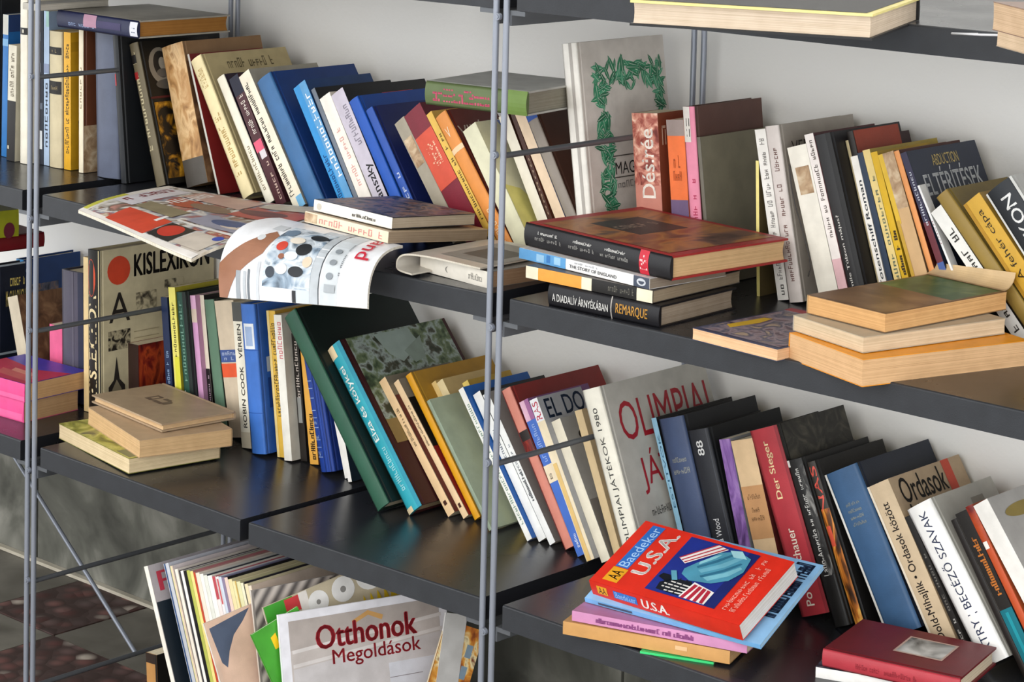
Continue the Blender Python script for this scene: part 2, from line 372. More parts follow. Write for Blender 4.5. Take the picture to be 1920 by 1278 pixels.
def board(x0, x1, z, dz0, dz1, label):
    """one shelf board, its ends lowered by dz0 and dz1 where the joint sags"""
    root = empty('shelf_board', (x0, 0, z-dz0)); tag(root, label, 'shelf', 'anthracite shelf boards')
    L = x1-x0; k = dz0-dz1; r = .0022; th = .0345
    prof = [(0, -th), (.44, -th), (.44, 0), (r, 0), (r*.3, -r*.3), (0, -r)]
    mb = MB(); n = len(prof)
    vs = [(0, y, q) for y, q in prof] + [(L, y, q+k) for y, q in prof]
    mb.add(vs, [(i, n+i, n+(i+1) % n, (i+1) % n) for i in (0, 1, 2)] + [tuple(range(n)), tuple(range(n, 2*n))[::-1]], board_face)
    mb.build('panel', root)
    mb = MB(); e = .0006
    pts = [(-e, -th), (-e, -r), (r*.3-e, -r*.3), (r, e*.4)]
    vs = [(0, y, q) for y, q in pts] + [(L, y, q+k) for y, q in pts]
    mb.add(vs, [(i, i+1, 4+i+1, 4+i) for i in range(3)], edge_face)
    mb.build('front_edge', root)
    return root
board(-1.07, -.04, .457, 0, 0, 'bottom shelf board of the left bay, carrying the hot pink books')
board(-1.07, -.04, .897, 0, 0, 'middle shelf board of the left bay behind the left post')
board(-1.07, -.04, 1.337, 0, 0, 'top shelf board of the left bay, above the frame edge')
board(.018, .542, .457, 0, .0065, 'bottom shelf board under the tan pile, left of the joint')
JOINT_BOARD = board(.5625, 1.066, .457, .0062, 0, 'bottom shelf board right of the joint, with the bare glossy front')
board(.018, .542, .897, 0, .0065, 'middle shelf board under the colourful magazine')
board(.5625, 1.066, .897, .0062, 0, 'middle shelf board under the folded white magazine')
board(.018, .542, 1.337, 0, .004, 'top shelf board of the middle bay, left part')
board(.5625, 1.066, 1.337, .004, 0, 'top shelf board of the middle bay ending at the centre post')
board(1.108, 2.16, .457, 0, 0, 'bottom shelf board of the right bay under the travel guide')
board(1.108, 2.16, .897, 0, -.003, 'middle shelf board of the right bay under the stacked books')
board(1.108, 2.16, 1.337, 0, -.004, 'top shelf board of the right bay under the broad lying book')
def upright(x, label):
    """ladder frame: twin rods in front and at the back joined by rungs"""
    root = empty('upright_frame', (x, 0, 0)); tag(root, label, 'shelf frame', 'steel ladder frames of the shelving')
    top = 1.75; r = .0046
    for y in (0, D):
        for dx in (0, -.0195):
            mb = MB(); mb.tube([(dx, y, .0), (dx, y, top)], r, metal, 12); mb.build('rod', root)
    mb = MB(); mb.box((-.026, -.008, 0), (.007, .008, .006), darkmetal); mb.build('foot', root)
    mb = MB(); mb.box((-.026, D-.008, 0), (.007, D+.008, .006), darkmetal); mb.build('foot', root)
    for z in (.03, .217, .657, 1.097, 1.537):
        mb = MB(); mb.tube([(0, 0, z), (0, D, z)], .0042, darkmetal, 10); mb.build('rung', root)
    for z in (.217, .412, .657, .852, 1.097, 1.292, 1.537):
        mb = MB(); mb.tube([(-.011, -.0075, z), (-.011, -.002, z)], .0052, metal, 10)
        mb.tube([(-.011, -.009, z), (-.011, -.0075, z)], .003, metal, 8); mb.build('bolt', root)
        if z in (.412, .852, 1.292):
            mb = MB(); mb.box((.005, .002, z+.003), (.033, D-.01, z+.0098), darkmetal); mb.box((.0045, .002, z-.012), (.008, D-.01, z+.003), darkmetal); mb.build('bracket', root)
            mb = MB(); mb.box((-.053, .002, z+.003), (-.0245, D-.01, z+.0098), darkmetal); mb.box((-.0275, .002, z-.012), (-.024, D-.01, z+.003), darkmetal); mb.build('bracket', root)
upright(0, 'left steel ladder upright with twin grey rods')
upright(W, 'centre steel ladder upright with twin grey rods')
mb = MB(); mb.tube([(-.058, .272, .004), (-.71, .40, .30)], .0042, metal, 10)
tag(mb.build('brace_rod'), 'thin grey diagonal brace rod above the pebble floor', 'rod')

# ---------------------------------------------------------------- books and magazines (sizes, places and prints)
BOOKS = [
 ('hardcover_book','tall black hardcover behind the bright blue paperback at the far left edge','book','h',(.0146,.16,.2998),(-.4663,.24,.8978),(0,-.0109,0),'1b1b1d','161618','e6d9bd',[],'books standing on the middle shelf'),
 ('paperback_book','tall bright blue paperback with a pale spine head, left of the left post','book','p',(.0167,.14,.2666),(-.3646,.185,.898),(0,.0135,0),'1f6fb4','1a5c9c','e6d9bd',[('r','s',0,1,.86,1,'c9c9c0'),('r','s',0,1,.78,.83,'7fb0d8'),('r','f',0,1,.88,1,'1d3565')],'books standing on the middle shelf'),
 ('paperback_book','small cream and black paperback standing before the tall blue one','book','p',(.0252,.1,.2152),(-.3196,.165,.8983),(0,.0191,0),'d6cfbb','c4bda8','e6d9bd',[('r','s',0,1,0,.52,'23201f'),('t','s','~14',.25,.75,.56,.94,'6b604e',90,0),('r','s',.1,.3,.1,.13,'c9c2ad')],'books standing on the middle shelf'),
 ('paperback_book','tall white hardcover with small black square label touching the left post','book','h',(.0226,.13,.3151),(-.2791,.1665,.8978),(0,-.0093,0),'e9e3d2','d8d2c2','e6d9bd',[('r','s',0,1,.755,.795,'1b1b1b'),('r','s',.4,.62,.765,.785,'d8d2c2')],'books standing on the middle shelf'),
 ('hardcover_book','dark patterned hardcover squeezed between left post and light blue spine','book','h',(.014,.15,.2835),(-.2467,.185,.8978),(0,-.017,0),'272c38','20242e','e6d9bd',[('r','s',.25,.8,.1,.22,'cfd3d6'),('r','s',.3,.6,.6,.66,'7b8390'),('r','s',.2,.7,.8,.86,'59616e'),('r','s',.3,.9,.36,.4,'59616e')],'books standing on the middle shelf'),
 ('paperback_book','slim silvery light blue paperback right of the left post','book','p',(.0159,.13,.2833),(-.2323,.185,.8978),(0,-.0129,0),'a9bdd6','8ba0bb','e6d9bd',[('r','s',0,1,.6,.66,'8894b0'),('t','s','~8',.25,.75,.12,.55,'2a2f3c',90,0),('r','s',.5,1,.9,1,'9cc0b8')],'books standing on the middle shelf'),
 ('hardcover_book','beige hardcover with two black title labels on its spine','book','h',(.0397,.14,.2491),(-.2148,.185,.8978),(0,-.0137,0),'cdbf9c','b9ab8a','e6d9bd',[('r','s',0,.95,.83,.885,'1e1a17'),('r','s',0,.95,.54,.635,'1e1a17'),('t','s','~3',.3,.7,.845,.87,'8d7d5a',0,0),('t','s','~4',.25,.75,.57,.6,'8d7d5a',0,0)],'books standing on the middle shelf'),
 ('paperback_book','slim yellow paperback with black title beside the beige label book','book','p',(.0201,.13,.2501),(-.1709,.185,.8978),(0,-.018,0),'e2a91d','c99a22','e6d9bd',[('t','s','~37',.2,.75,.12,.92,'3a2b10',90,0),('p','f','2b2414',[(.15,.1),(.55,.12),(.5,.62),(.3,.55),(.12,.35)]),('r','f',0,.9,.86,.93,'b58a1a')],'books standing on the middle shelf'),
 ('hardcover_book','white spined hardcover with brown picture cover between yellow and slate books','book','h',(.0137,.14,.2581),(-.1271,.185,.8978),(0,-.0151,0),'efe3c8','6d3f28','e6d9bd',[('t','s','~7',.3,.7,.45,.75,'9a8766',90,0),('m','f',0,1,0,.33,'m:tan')],'books standing on the middle shelf'),
 ('hardcover_book','very thick slate grey cloth hardcover with a bare spine','book','h',(.0659,.15,.2614),(-.0729,.185,.8978),(0,-.0389,0),'5a6175','50586b','e6d9bd',[],'books standing on the middle shelf'),
 ('hardcover_book','thick black hardcover with red patch under the lying dictionary','book','h',(.0151,.2307,.2605),(.0127,.172,.8976),(0,-.1113,0),'1d2024','17191c','e6d9bd',[('r','s',0,.35,.66,.74,'b3212b'),('r','s',0,.3,.74,.77,'5e6a74')],'books standing on the middle shelf'),
 ('hardcover_book','dark hardcover with gold ornaments and an oval portrait on its cover','book','h',(.0255,.16,.2564),(.0827,.195,.8968),(0,-.3238,0),'6b614a','17140f','e6d9bd',[('t','s','~15',.1,.55,.25,.95,'cbbf9a',90,0),('r','s',0,.6,.86,.92,'15110e'),('r','s',0,.5,.75,.8,'9a2222'),('e','f',.25,.82,.17,.13,'8a8172'),('e','f',.255,.83,.11,.095,'2b2723'),('e','f',.27,.835,.05,.045,'a39a8a'),('e','f',.26,.77,.09,.03,'6a6258'),('e','f',.29,.69,.16,.035,'5a544c'),('r','f',.02,1,.595,.61,'4e1a18'),('m','f',.05,1,.04,.57,'m:gold')],'books standing on the middle shelf'),
 ('hardcover_book','worn tan leather hardcover with a torn marbled spine','book','h',(.0581,.1805,.2504),(.1174,.235,.8964),(0,-.303,0),'d0a56c','8b6a48','e6d9bd',[('m','s',0,1,0,1,'m:leather'),('r','s',0,1,0,.19,'55504a'),('m','f',0,1,0,.86,'m:brownleather')],'books standing on the middle shelf'),
 ('hardcover_book','cream hardcover with faded gilt script on spine leaning right of the tan leather one','book','h',(.0314,.1949,.266),(.2669,.235,.8946),(0,-.5728,0),'efdfae','b7a67a','e6d9bd',[('t','s','~9',.3,.75,.78,.92,'b89a5c',90,0),('t','s','~15',.3,.75,.15,.6,'b89a5c',90,0),('t','f','~13',.25,.8,.88,.95,'6e6244',0,0)],'books standing on the middle shelf'),
 ('paperback_book','thin grey hardcover with dark red boards between leather and cream books','book','h',(.0053,.1695,.2509),(.2005,.235,.8954),(0,-.3593,0),'c9c5bb','7a1f1f','e6d9bd',[],'books standing on the middle shelf'),
 ('paperback_book','slim white hardcover with maroon boards in the leaning row','book','h',(.0219,.15,.2416),(.3277,.235,.8939),(0,-.5902,0),'f0ead6','2a1c2c','e6d9bd',[('t','s','~11',.35,.7,.1,.45,'8a7d60',90,0)],'books standing on the middle shelf'),
 ('paperback_book','maroon paperback with white lettering and a pink blot on its spine','book','p',(.0251,.13,.2416),(.3545,.235,.8935),(0,-.5653,0),'4a2228','3a1c22','e6d9bd',[('r','s',0,1,.86,1,'1f2033'),('t','s','~13',.3,.75,.55,.86,'e6dcd2',90,0),('r','s',.05,.9,.42,.5,'e2607c'),('r','s',.3,.9,.36,.42,'d9d2d6'),('t','s','~7',.5,.8,.04,.34,'d2b7a8',90,0)],'books standing on the middle shelf'),
 ('paperback_book','white paperback with a long black title down its spine','book','p',(.0299,.1569,.2585),(.3993,.235,.893),(0,-.6148,0),'f1e9d3','9c978a','e6d9bd',[('t','s','~32',.12,.5,.1,.94,'2c2722',90,0),('r','s',.5,1,0,.08,'79b8e0')],'books standing on the middle shelf'),
 ('hardcover_book','large plain navy blue cloth hardcover, biggest blue book of the row','book','h',(.0414,.1927,.2519),(.4416,.235,.8925),(0,-.6106,0),'3d6d9f','163a78','e6d9bd',[],'books standing on the middle shelf'),
 ('paperback_book','sky blue paperback lettered in white along the spine','book','p',(.0332,.15,.25),(.5279,.235,.8914),(0,-.5889,0),'2f93d6','1c3d6c','e6d9bd',[('r','s',.5,1,0,1,'5f9fd0'),('t','s','~12',.55,.92,.3,.93,'f2f4f4',90,0),('t','s','~12',.1,.4,.12,.5,'14457c',90,0),('t','s','~3',.4,.85,.02,.12,'1a2a4a',90,0)],'books standing on the middle shelf'),
 ('hardcover_book','black hardcover with white cover lettering behind the pink and white spine','book','h',(.0102,.1742,.2499),(.5682,.235,.8915),(0,-.5733,0),'6f7884','15161a','e6d9bd',[('t','f','~7',.05,.55,.87,.96,'c9ccd0',0,0)],'books standing on the middle shelf'),
 ('paperback_book','thick creamy white paperback with faint pink title','book','p',(.0276,.14,.2344),(.5808,.235,.8917),(0,-.5733,0),'f3ece1','d8cfc4','e6d9bd',[('t','s','~13',.35,.7,.3,.75,'e0a79c',90,0),('t','s','~7',.4,.7,.05,.2,'b9ab86',90,0)],'books standing on the middle shelf'),
 ('paperback_book','lilac grey paperback with a black blackletter name on its spine','book','p',(.0319,.1895,.2465),(.6184,.235,.8921),(0,-.589,0),'c9c2cf','16171b','e6d9bd',[('t','s','Thuranszky',.3,.92,.02,.46,'1c1a1e',90,1),('t','s','~9',.4,.8,.6,.9,'8b8592',90,0),('r','f',.42,.8,.84,.93,'b3322a')],'books standing on the middle shelf'),
 ('hardcover_book','glossy royal blue hardcover next to the lilac spine','book','h',(.0242,.18,.2414),(.6622,.235,.8926),(0,-.6064,0),'1f58b8','1a448f','e6d9bd',[],'books standing on the middle shelf'),
 ('hardcover_book','slim dark blue hardcover with silver lettering, right of the royal blue one','book','h',(.0181,.18,.2298),(.6964,.235,.893),(0,-.6123,0),'2a55ad','13205a','e6d9bd',[('t','s','~7',.35,.8,.12,.5,'b8c4de',90,0)],'books standing on the middle shelf'),
 ('paperback_book','grey beige paperback with a smudged picture on its spine','book','p',(.0254,.13,.2205),(.7672,.235,.8939),(0,-.6655,0),'a39a88','8d8576','e6d9bd',[('m','s',.1,.9,.62,.85,'m:tan')],'books standing on the middle shelf'),
 ('paperback_book','red and maroon paperback with an orange spine panel and author name','book','p',(.0435,.13,.2393),(.801,.235,.8943),(0,-.6694,0),'7c1f2f','5b1a26','e6d9bd',[('r','s',0,1,.42,.82,'d5543c'),('t','s','~12',.3,.8,.57,.74,'f0c9a8',90,0)],'books standing on the middle shelf'),
 ('paperback_book','thin yellow paperback with small dark lettering between red and orange','book','p',(.0131,.13,.2497),(.8578,.235,.8949),(0,-.6726,0),'e8bd55','cfa445','e6d9bd',[('t','s','~21',.3,.8,.22,.85,'4a3716',90,0)],'books standing on the middle shelf'),
 ('hardcover_book','orange hardcover with white spine mark and rust red cover','book','h',(.0277,.1074,.2445),(.875,.235,.8951),(0,-.6708,0),'e8964a','5e2219','e6d9bd',[('r','s',0,1,.72,.755,'f3d3a8'),('t','s','V',.35,.65,.83,.9,'f6e3c4',0,0),('t','s','~8',.35,.7,.05,.3,'f3d3a8',90,0),('t','f','VILÁG',.05,.8,.78,.9,'c9b8a8',0,0)],'books standing on the middle shelf'),
 ('paperback_book','pale green paperback with blue swoosh cover half hidden by the centre post','book','p',(.0317,.15,.2189),(.9107,.235,.8956),(0,-.6222,0),'e2dfc0','d9d5b0','e6d9bd',[('p','f','7d8fc6',[(.3,1),(.8,.9),(1,.4),(1,0),(.8,.3),(.5,.7)]),('p','f','d8cf78',[(0,0),(.5,0),(.45,.2),(.2,.45),(0,.5)])],'books standing on the middle shelf'),
 ('paperback_book','creamy white paperback leaning just right of the centre post','book','p',(.0205,.14,.2345),(.9502,.262,.896),(0,-.5223,0),'efe8d6','4c2c22','e6d9bd',[],'books standing on the middle shelf'),
 ('hardcover_book','thin dark brown paperback between two cream spines','book','p',(.008,.14,.2444),(.9742,.262,.8963),(0,-.5036,0),'4a2a20','6b3a26','e6d9bd',[('t','s','~5',.3,.7,.3,.7,'a08a74',90,0)],'books standing on the middle shelf'),
 ('paperback_book','peach cream paperback in front of the blue capped brown book','book','p',(.0194,.15,.2632),(.9927,.262,.8965),(0,-.5351,0),'edd3b4','26428a','e6d9bd',[],'books standing on the middle shelf'),
 ('hardcover_book','brown hardcover with grey spine and blue band on top','book','h',(.0216,.17,.2731),(1.0172,.262,.8968),(0,-.5402,0),'9a9086','4a2a1e','e6d9bd',[('r','s',0,1,.86,1,'2a55a8'),('r','f',0,1,.92,1,'27508f'),('t','f','~5',.5,.9,.66,.73,'c9bba4',0,0),('r','f',.5,.8,.89,.9,'a89a88'),('r','f',.6,.9,.36,.43,'6a7078')],'books standing on the middle shelf'),
 ('hardcover_book','tall white album with a green leaf border on its cover','book','h',(.0299,.2,.3379),(1.0434,.225,.8971),(0,-.1492,0),'f3efe6','d6cfc6','e6d9bd',[('r','s',.52,.7,0,1,'b5afa8'),('L','f',.15,.94,.785,.895,90),('L','f',.15,.285,.02,.8,110),('L','f',.86,.945,.58,.8,26),('t','f','MAGYAR',.31,.75,.4,.455,'262422',0,0),('r','f',.29,.8,.48,.485,'55504a'),('r','f',.29,.8,.385,.39,'55504a'),('t','f','~8',.32,.7,.34,.37,'8a8580',0,0)],'books standing on the middle shelf'),
 ('paperback_book','dusty pink paperback titled in white script beside the leaf album','book','p',(.0493,.0648,.2369),(1.1126,.278,.8978),(0,-.1033,0),'c78372','8c4a34','e6d9bd',[('m','s',0,1,.55,1,'m:roses'),('t','s','Désirée',.3,.8,.47,.9,'f6ece0',90,1),('t','s','Selinko',.4,.8,.05,.2,'7c3a30',90,0),('t','f','~4',.1,.9,.8,.92,'d9b9a0',0,0)],'books standing on the middle shelf'),
 ('paperback_book','orange and violet paperback standing between pink spines','book','p',(.0325,.14,.2346),(1.1808,.278,.8978),(0,-.1134,0),'f0763a','c95f30','e6d9bd',[('r','s',0,1,.9,1,'9a8a84'),('r','s',0,1,0,.5,'6e5a7c'),('t','s','~3',.3,.7,.7,.78,'a84a1c',0,0),('t','s','~4',.25,.75,.62,.68,'a84a1c',0,0)],'books standing on the middle shelf'),
 ('hardcover_book','pink hardcover with a white top and brown boards','book','h',(.0215,.1602,.2576),(1.2158,.278,.8978),(0,-.1212,0),'e88fa8','5e4038','e6d9bd',[('r','s',0,.62,.8,1,'e4ded6'),('t','s','~2',.15,.55,.83,.95,'2a2522',90,1),('t','s','~19',.4,.75,.02,.6,'b83a5c',90,0)],'books standing on the middle shelf'),
 ('hardcover_book','grey green cloth hardcover with a torn fraying spine','book','h',(.0067,.188,.2161),(1.2419,.278,.8978),(0,-.1395,0),'6f6a5e','837d69','e6d9bd',[],'books standing on the middle shelf'),
 ('paperback_book','very thin pale yellow booklet beside the grey green cloth book','book','p',(.0053,.13,.1937),(1.329,.278,.8978),(0,-.0496,0),'efe08c','5d5033','e6d9bd',[],'books standing on the middle shelf'),
 ('paperback_book','white paperback with small grey title, first of the white spines','book','p',(.0188,.15,.2423),(1.3663,.278,.8978),(0,-.21,0),'eeebe4','d5d0c8','e6d9bd',[('t','s','~41',.3,.75,.12,.95,'6f6b66',90,0),('t','s','~2',.35,.75,.03,.1,'3d3a36',90,0)],'books standing on the middle shelf'),
 ('hardcover_book','thick pale grey hardcover with spaced capitals and grey cover','book','h',(.0246,.1799,.2494),(1.3861,.278,.8978),(0,-.2105,0),'d9d0ca','a69e94','e6d9bd',[('t','s','~33',.35,.68,.12,.88,'6e4c44',90,0),('t','f','VERA',.12,.45,.82,.9,'38332e',0,0)],'books standing on the middle shelf'),
 ('paperback_book','glossy ivory paperback with a small brown picture label on spine','book','p',(.0336,.14,.2287),(1.4424,.278,.8978),(0,-.3063,0),'f0ebdd','cfc9bb','e6d9bd',[('m','s',.2,.9,.7,.87,'m:tan')],'books standing on the middle shelf'),
 ('paperback_book','slim white paperback with dark title fading to pink below','book','p',(.0154,.15,.2519),(1.4792,.278,.8978),(0,-.311,0),'f4ece6','5a2a30','e6d9bd',[('t','s','~24',.3,.72,.42,.97,'4e4038',90,0),('r','s',0,1,0,.3,'e6bcc0')],'books standing on the middle shelf'),
 ('hardcover_book','thick black hardcover with small white spine title','book','h',(.0282,.17,.2524),(1.4962,.278,.8978),(0,-.3126,0),'2f2f30','28282a','e6d9bd',[('r','s',.75,1,0,1,'1d1d1e'),('r','s',0,.06,0,1,'5b2a2e'),('t','s','Emile Túlzon május?',.3,.52,.12,.55,'e8e6e0',90,1)],'books standing on the middle shelf'),
 ('hardcover_book','rust red hardcover rising behind the white title paperback','book','h',(.0114,.1097,.2615),(1.5398,.298,.8978),(0,-.3147,0),'2b2622','9a3e28','e6d9bd',[],'books standing on the middle shelf'),
 ('hardcover_book','dark maroon hardcover with a cream spine behind the mustard books','book','h',(.0121,.1406,.2467),(1.5267,.308,.8978),(0,-.3145,0),'ead9ab','3a2326','e6d9bd',[],'books standing on the middle shelf'),
 ('paperback_book','white paperback with large dark title next to the thick black one','book','p',(.0118,.13,.2301),(1.5522,.278,.8978),(0,-.3149,0),'eeeae2','c9c5bd','e6d9bd',[('t','s','Das Totenschiff Roman',.3,.8,.05,.85,'2a333c',90,1)],'books standing on the middle shelf'),
 ('paperback_book','slim navy paperback behind the white title spine','book','p',(.0094,.13,.2374),(1.5673,.278,.8978),(0,-.3243,0),'2b3a4e','24303f','e6d9bd',[],'books standing on the middle shelf'),
 ('paperback_book','straw yellow paperback with a dark title','book','p',(.0119,.1667,.2433),(1.5803,.278,.8978),(0,-.3352,0),'e6cd86','a9923a','e6d9bd',[('t','s','~20',.3,.78,.05,.86,'5d6a58',90,0)],'books standing on the middle shelf'),
 ('paperback_book','mustard paperback with italic black title, right of the straw yellow one','book','p',(.0107,.13,.2424),(1.5944,.278,.8978),(0,-.3396,0),'d9ae1d','b8951c','e6d9bd',[('t','s','~18',.35,.85,.04,.55,'3b2d10',90,1)],'books standing on the middle shelf'),
 ('paperback_book','worn paperback with split brown and yellow spine','book','p',(.0259,.13,.2431),(1.6137,.278,.8978),(0,-.3693,0),'d2ac7c','8e6c4c','e6d9bd',[('r','s',0,.3,.6,1,'e0b83a'),('m','s',.3,1,.68,1,'m:tan'),('r','s',0,.22,.2,.62,'c9a03a')],'books standing on the middle shelf'),
 ('hardcover_book','orange hardcover with dark brown boards at the end of the yellow books','book','h',(.0092,.15,.2534),(1.6468,.278,.8978),(0,-.3889,0),'e89b5c','4a1d16','e6d9bd',[],'books standing on the middle shelf'),
 ('paperback_book','dark navy paperback with tall white cover lettering','book','p',(.0103,.1707,.257),(1.6697,.278,.8978),(0,-.4353,0),'33304a','232a3c','e6d9bd',[('r','s',0,1,0,.4,'4a62a0'),('r','s',0,1,.4,.62,'6b3038'),('t','s','~11',.3,.7,.6,.9,'c9ccd6',90,0),('t','f','ABDUCTION',.3,.68,.9,.96,'c2ac6c',0,0),('t','f','ELTÉRÍTÉSEK',.1,.93,.745,.89,'e6e8ea',0,1),('t','f','~14',.4,.75,.66,.7,'9aa2ac',0,0)],'books standing on the middle shelf'),
 ('paperback_book','small slim white paperback before the dark navy one','book','p',(.0032,.015,.22),(1.6964,.277,.8978),(0,-.4981,0),'f1f0ef','dcdad6','e6d9bd',[('t','s','~4',.3,.7,.62,.78,'8a4a5c',90,0)],'books standing on the middle shelf'),
 ('paperback_book','white paperback tilted sharply with serif title','book','p',(.0202,.12,.2158),(1.7591,.278,.8978),(0,-.7398,0),'f1efe9','2e2a28','e6d9bd',[('t','s','~15',.3,.75,.1,.86,'34302c',90,0)],'books standing on the middle shelf'),
 ('hardcover_book','olive brown hardcover tilted beside the yellow spine','book','h',(.0217,.1513,.2474),(1.7903,.278,.8978),(0,-.7512,0),'9c8140','7d6a33','e6d9bd',[],'books standing on the middle shelf'),
 ('paperback_book','yellow paperback reading bottom to top on a tilted spine at right','book','p',(.0308,.16,.2365),(1.8205,.278,.8978),(0,-.7262,0),'d8a93c','b08a34','e6d9bd',[('t','s','Benchley · A fehér cápa',.35,.75,.08,.92,'33280f',90,0),('r','s',0,.18,0,1,'b98a2a')],'books standing on the middle shelf'),
 ('hardcover_book','black hardcover with bold white capitals at the right edge','book','h',(.0477,.17,.2554),(1.8621,.278,.8978),(0,-.7009,0),'2a2e33','b7b6b2','e6d9bd',[('r','s',0,.08,0,1,'e9e9e6'),('r','s',.93,1,0,1,'d9d9d4'),('t','s','LEXIKON',.38,.74,.5,.93,'f0f0ee',90,1)],'books standing on the middle shelf'),
 ('hardcover_book','big midnight blue hardcover with gold capitals at the far left','book','h',(.0195,.065,.2174),(-.4428,.22,.4578),(0,-.0107,0),'10182c','0e1627','e6d9bd',[('r','f',0,1,.985,1,'aab4bd'),('t','f','~7',.45,1,.8,.9,'d4bf6a',0,0),('t','f','McCULLOUGH',.3,1,.62,.76,'d4bf6a',0,0),('t','f','M',.66,1,.3,.5,'d9c76c',0,1),('r','f',0,1,.2,.22,'9aa6b0'),('r','f',.7,1,.02,.16,'2e3f58')],'books standing on the bottom shelf'),
 ('hardcover_book','azure blue hardcover behind the left post','book','h',(.0258,.136,.2035),(-.5133,.33,.4578),(0,-.0216,0),'2f8fd0','1c3f77','e6d9bd',[('m','f',0,.6,.4,.75,'m:crowd'),('t','f','C',.02,.12,.86,.93,'aebfd4',0,0)],'books standing on the bottom shelf'),
 ('paperback_book','tan worn paperback leaning left behind the left post','book','p',(.0322,.103,.1681),(-.3476,.225,.4578),(0,-.305,0),'c9bda6','77685a','e6d9bd',[('m','f',0,1,0,1,'m:brownleather')],'books standing on the bottom shelf'),
 ('paperback_book','glossy hot pink paperback with a slanted corner beside the grey spine','book','p',(.0385,.08,.1307),(-.2684,.23,.4578),(0,-.0261,0),'e0608c','c04a78','e6d9bd',[],'books standing on the bottom shelf'),
 ('hardcover_book','thick charcoal violet cloth hardcover left of the encyclopedia','book','h',(.0637,.14,.2431),(-.2174,.222,.4578),(0,-.03,0),'4c4858','302e3e','e6d9bd',[('r','s',.8,1,0,1,'262a42'),('r','s',.55,.62,0,1,'5a5664')],'books standing on the bottom shelf'),
 ('hardcover_book','thin cream hardcover pressed against the encyclopedia spine','book','p',(.0144,.16,.2831),(-.125,.2,.4578),(0,-.0227,0),'e3c893','cdb585','e6d9bd',[],'books standing on the bottom shelf'),
 ('hardcover_book','black spined encyclopedia with a red disc on its cream cover','book','h',(.0341,.266,.2997),(-.1089,.2,.4578),(0,-.0274,0),'1a1613','cfc3a0','e6d9bd',[('r','s',0,1,0,1,'17130f'),('e','s',.38,.83,.34,.115,'d8502c'),('t','s','KISLEXIKON',.12,.78,.12,.72,'e9d7a8',90,2),('r','s',.9,.95,0,1,'e3d3a5'),('e','f',.155,.865,.098,.088,'d6472a'),('t','f','KISLEXIKON',.285,.95,.81,.945,'17120f',0,2),('t','f','A',.07,.25,.55,.73,'2a2420',0,0),('m','f',.3,.48,.57,.71,'m:stamp'),('r','f',.3,.3,.57,.71,'cfc3a0'),('m','f',.06,.25,.38,.5,'m:engrave'),('m','f',.55,.72,.7,.76,'m:stamp'),('p','f','2f2a26',[(.06,.06),(.2,.06),(.2,.16),(.155,.2),(.13,.34),(.105,.2),(.06,.16)]),('p','f','8a8068',[(.09,.08),(.17,.08),(.17,.14),(.13,.2),(.09,.14)]),('r','f',.28,.95,.38,.385,'a89c7c'),('r','f',.28,.5,.43,.435,'a89c7c'),('r','f',.28,.5,.47,.475,'a89c7c')],'books standing on the bottom shelf'),
 ('paperback_book','small dark red paperback before the encyclopedia cover','book','p',(.0296,.12,.1237),(-.0728,.262,.4578),(0,-.0405,0),'33201c','7c1f1f','e6d9bd',[('m','f',0,1,0,1,'m:flame')],'books standing on the bottom shelf'),
 ('paperback_book','slim navy paperback with pale lettering left of the lime spine','book','p',(.0181,.12,.2257),(.0391,.263,.4573),(0,-.1152,0),'14264a','101d38','e6d9bd',[('t','s','~18',.3,.7,.05,.58,'8fa9c9',90,0)],'books standing on the bottom shelf'),
 ('paperback_book','lime yellow paperback with a black spine title','book','p',(.0182,.132,.2479),(.0649,.263,.457),(0,-.1252,0),'e9e070','a59a2a','e6d9bd',[('t','s','~12',.3,.7,.5,.9,'3a3413',90,0),('r','s',.3,1,0,.5,'d9d640')],'books standing on the bottom shelf'),
 ('hardcover_book','dark green hardcover with a pale swirl at its spine foot','book','h',(.0258,.14,.2431),(.0896,.265,.4567),(0,-.1479,0),'1f4a3c','14201c','e6d9bd',[('r','s',.72,1,0,1,'15211d'),('t','s','~12',.25,.6,.35,.95,'6f9a88',90,0),('p','s','9dc4b4',[(0,.05),(.9,.12),(.3,.22),(0,.2)]),('p','s','c9dcd2',[(.1,.18),(1,.27),(.2,.28)])],'books standing on the bottom shelf'),
 ('paperback_book','slim pink and lilac paperback','book','p',(.0141,.12,.2402),(.117,.275,.4564),(0,-.1522,0),'d9a2cc','b886a8','e6d9bd',[('r','s',0,1,.88,1,'e3b4d4'),('r','s',0,1,.8,.9,'dcc9b8')],'books standing on the bottom shelf'),
 ('paperback_book','thin cream paperback with a black lower spine','book','p',(.0107,.12,.2417),(.1317,.285,.4562),(0,-.1525,0),'e3d9c6','1d1a1a','e6d9bd',[('r','s',0,1,0,.46,'1a1418'),('t','s','~10',.3,.7,.1,.42,'b9a3b0',90,0)],'books standing on the bottom shelf'),
 ('hardcover_book','plain sage green cloth hardcover in the left row','book','h',(.0277,.14,.2371),(.1505,.285,.456),(0,-.1844,0),'5e7f68','2a2f28','e6d9bd',[],'books standing on the bottom shelf'),
 ('paperback_book','beige paperback with blue and orange spine labels','book','p',(.0516,.14,.2405),(.1837,.285,.4556),(0,-.2033,0),'d2c1a8','b3a48c','e6d9bd',[('r','s',0,1,.55,.64,'3f5894'),('r','s',0,1,.44,.54,'e2582e'),('t','s','~5',.1,.85,.6,.63,'a9b6d0',0,0),('t','s','~3',.2,.75,.565,.59,'a9b6d0',0,0)],'books standing on the bottom shelf'),
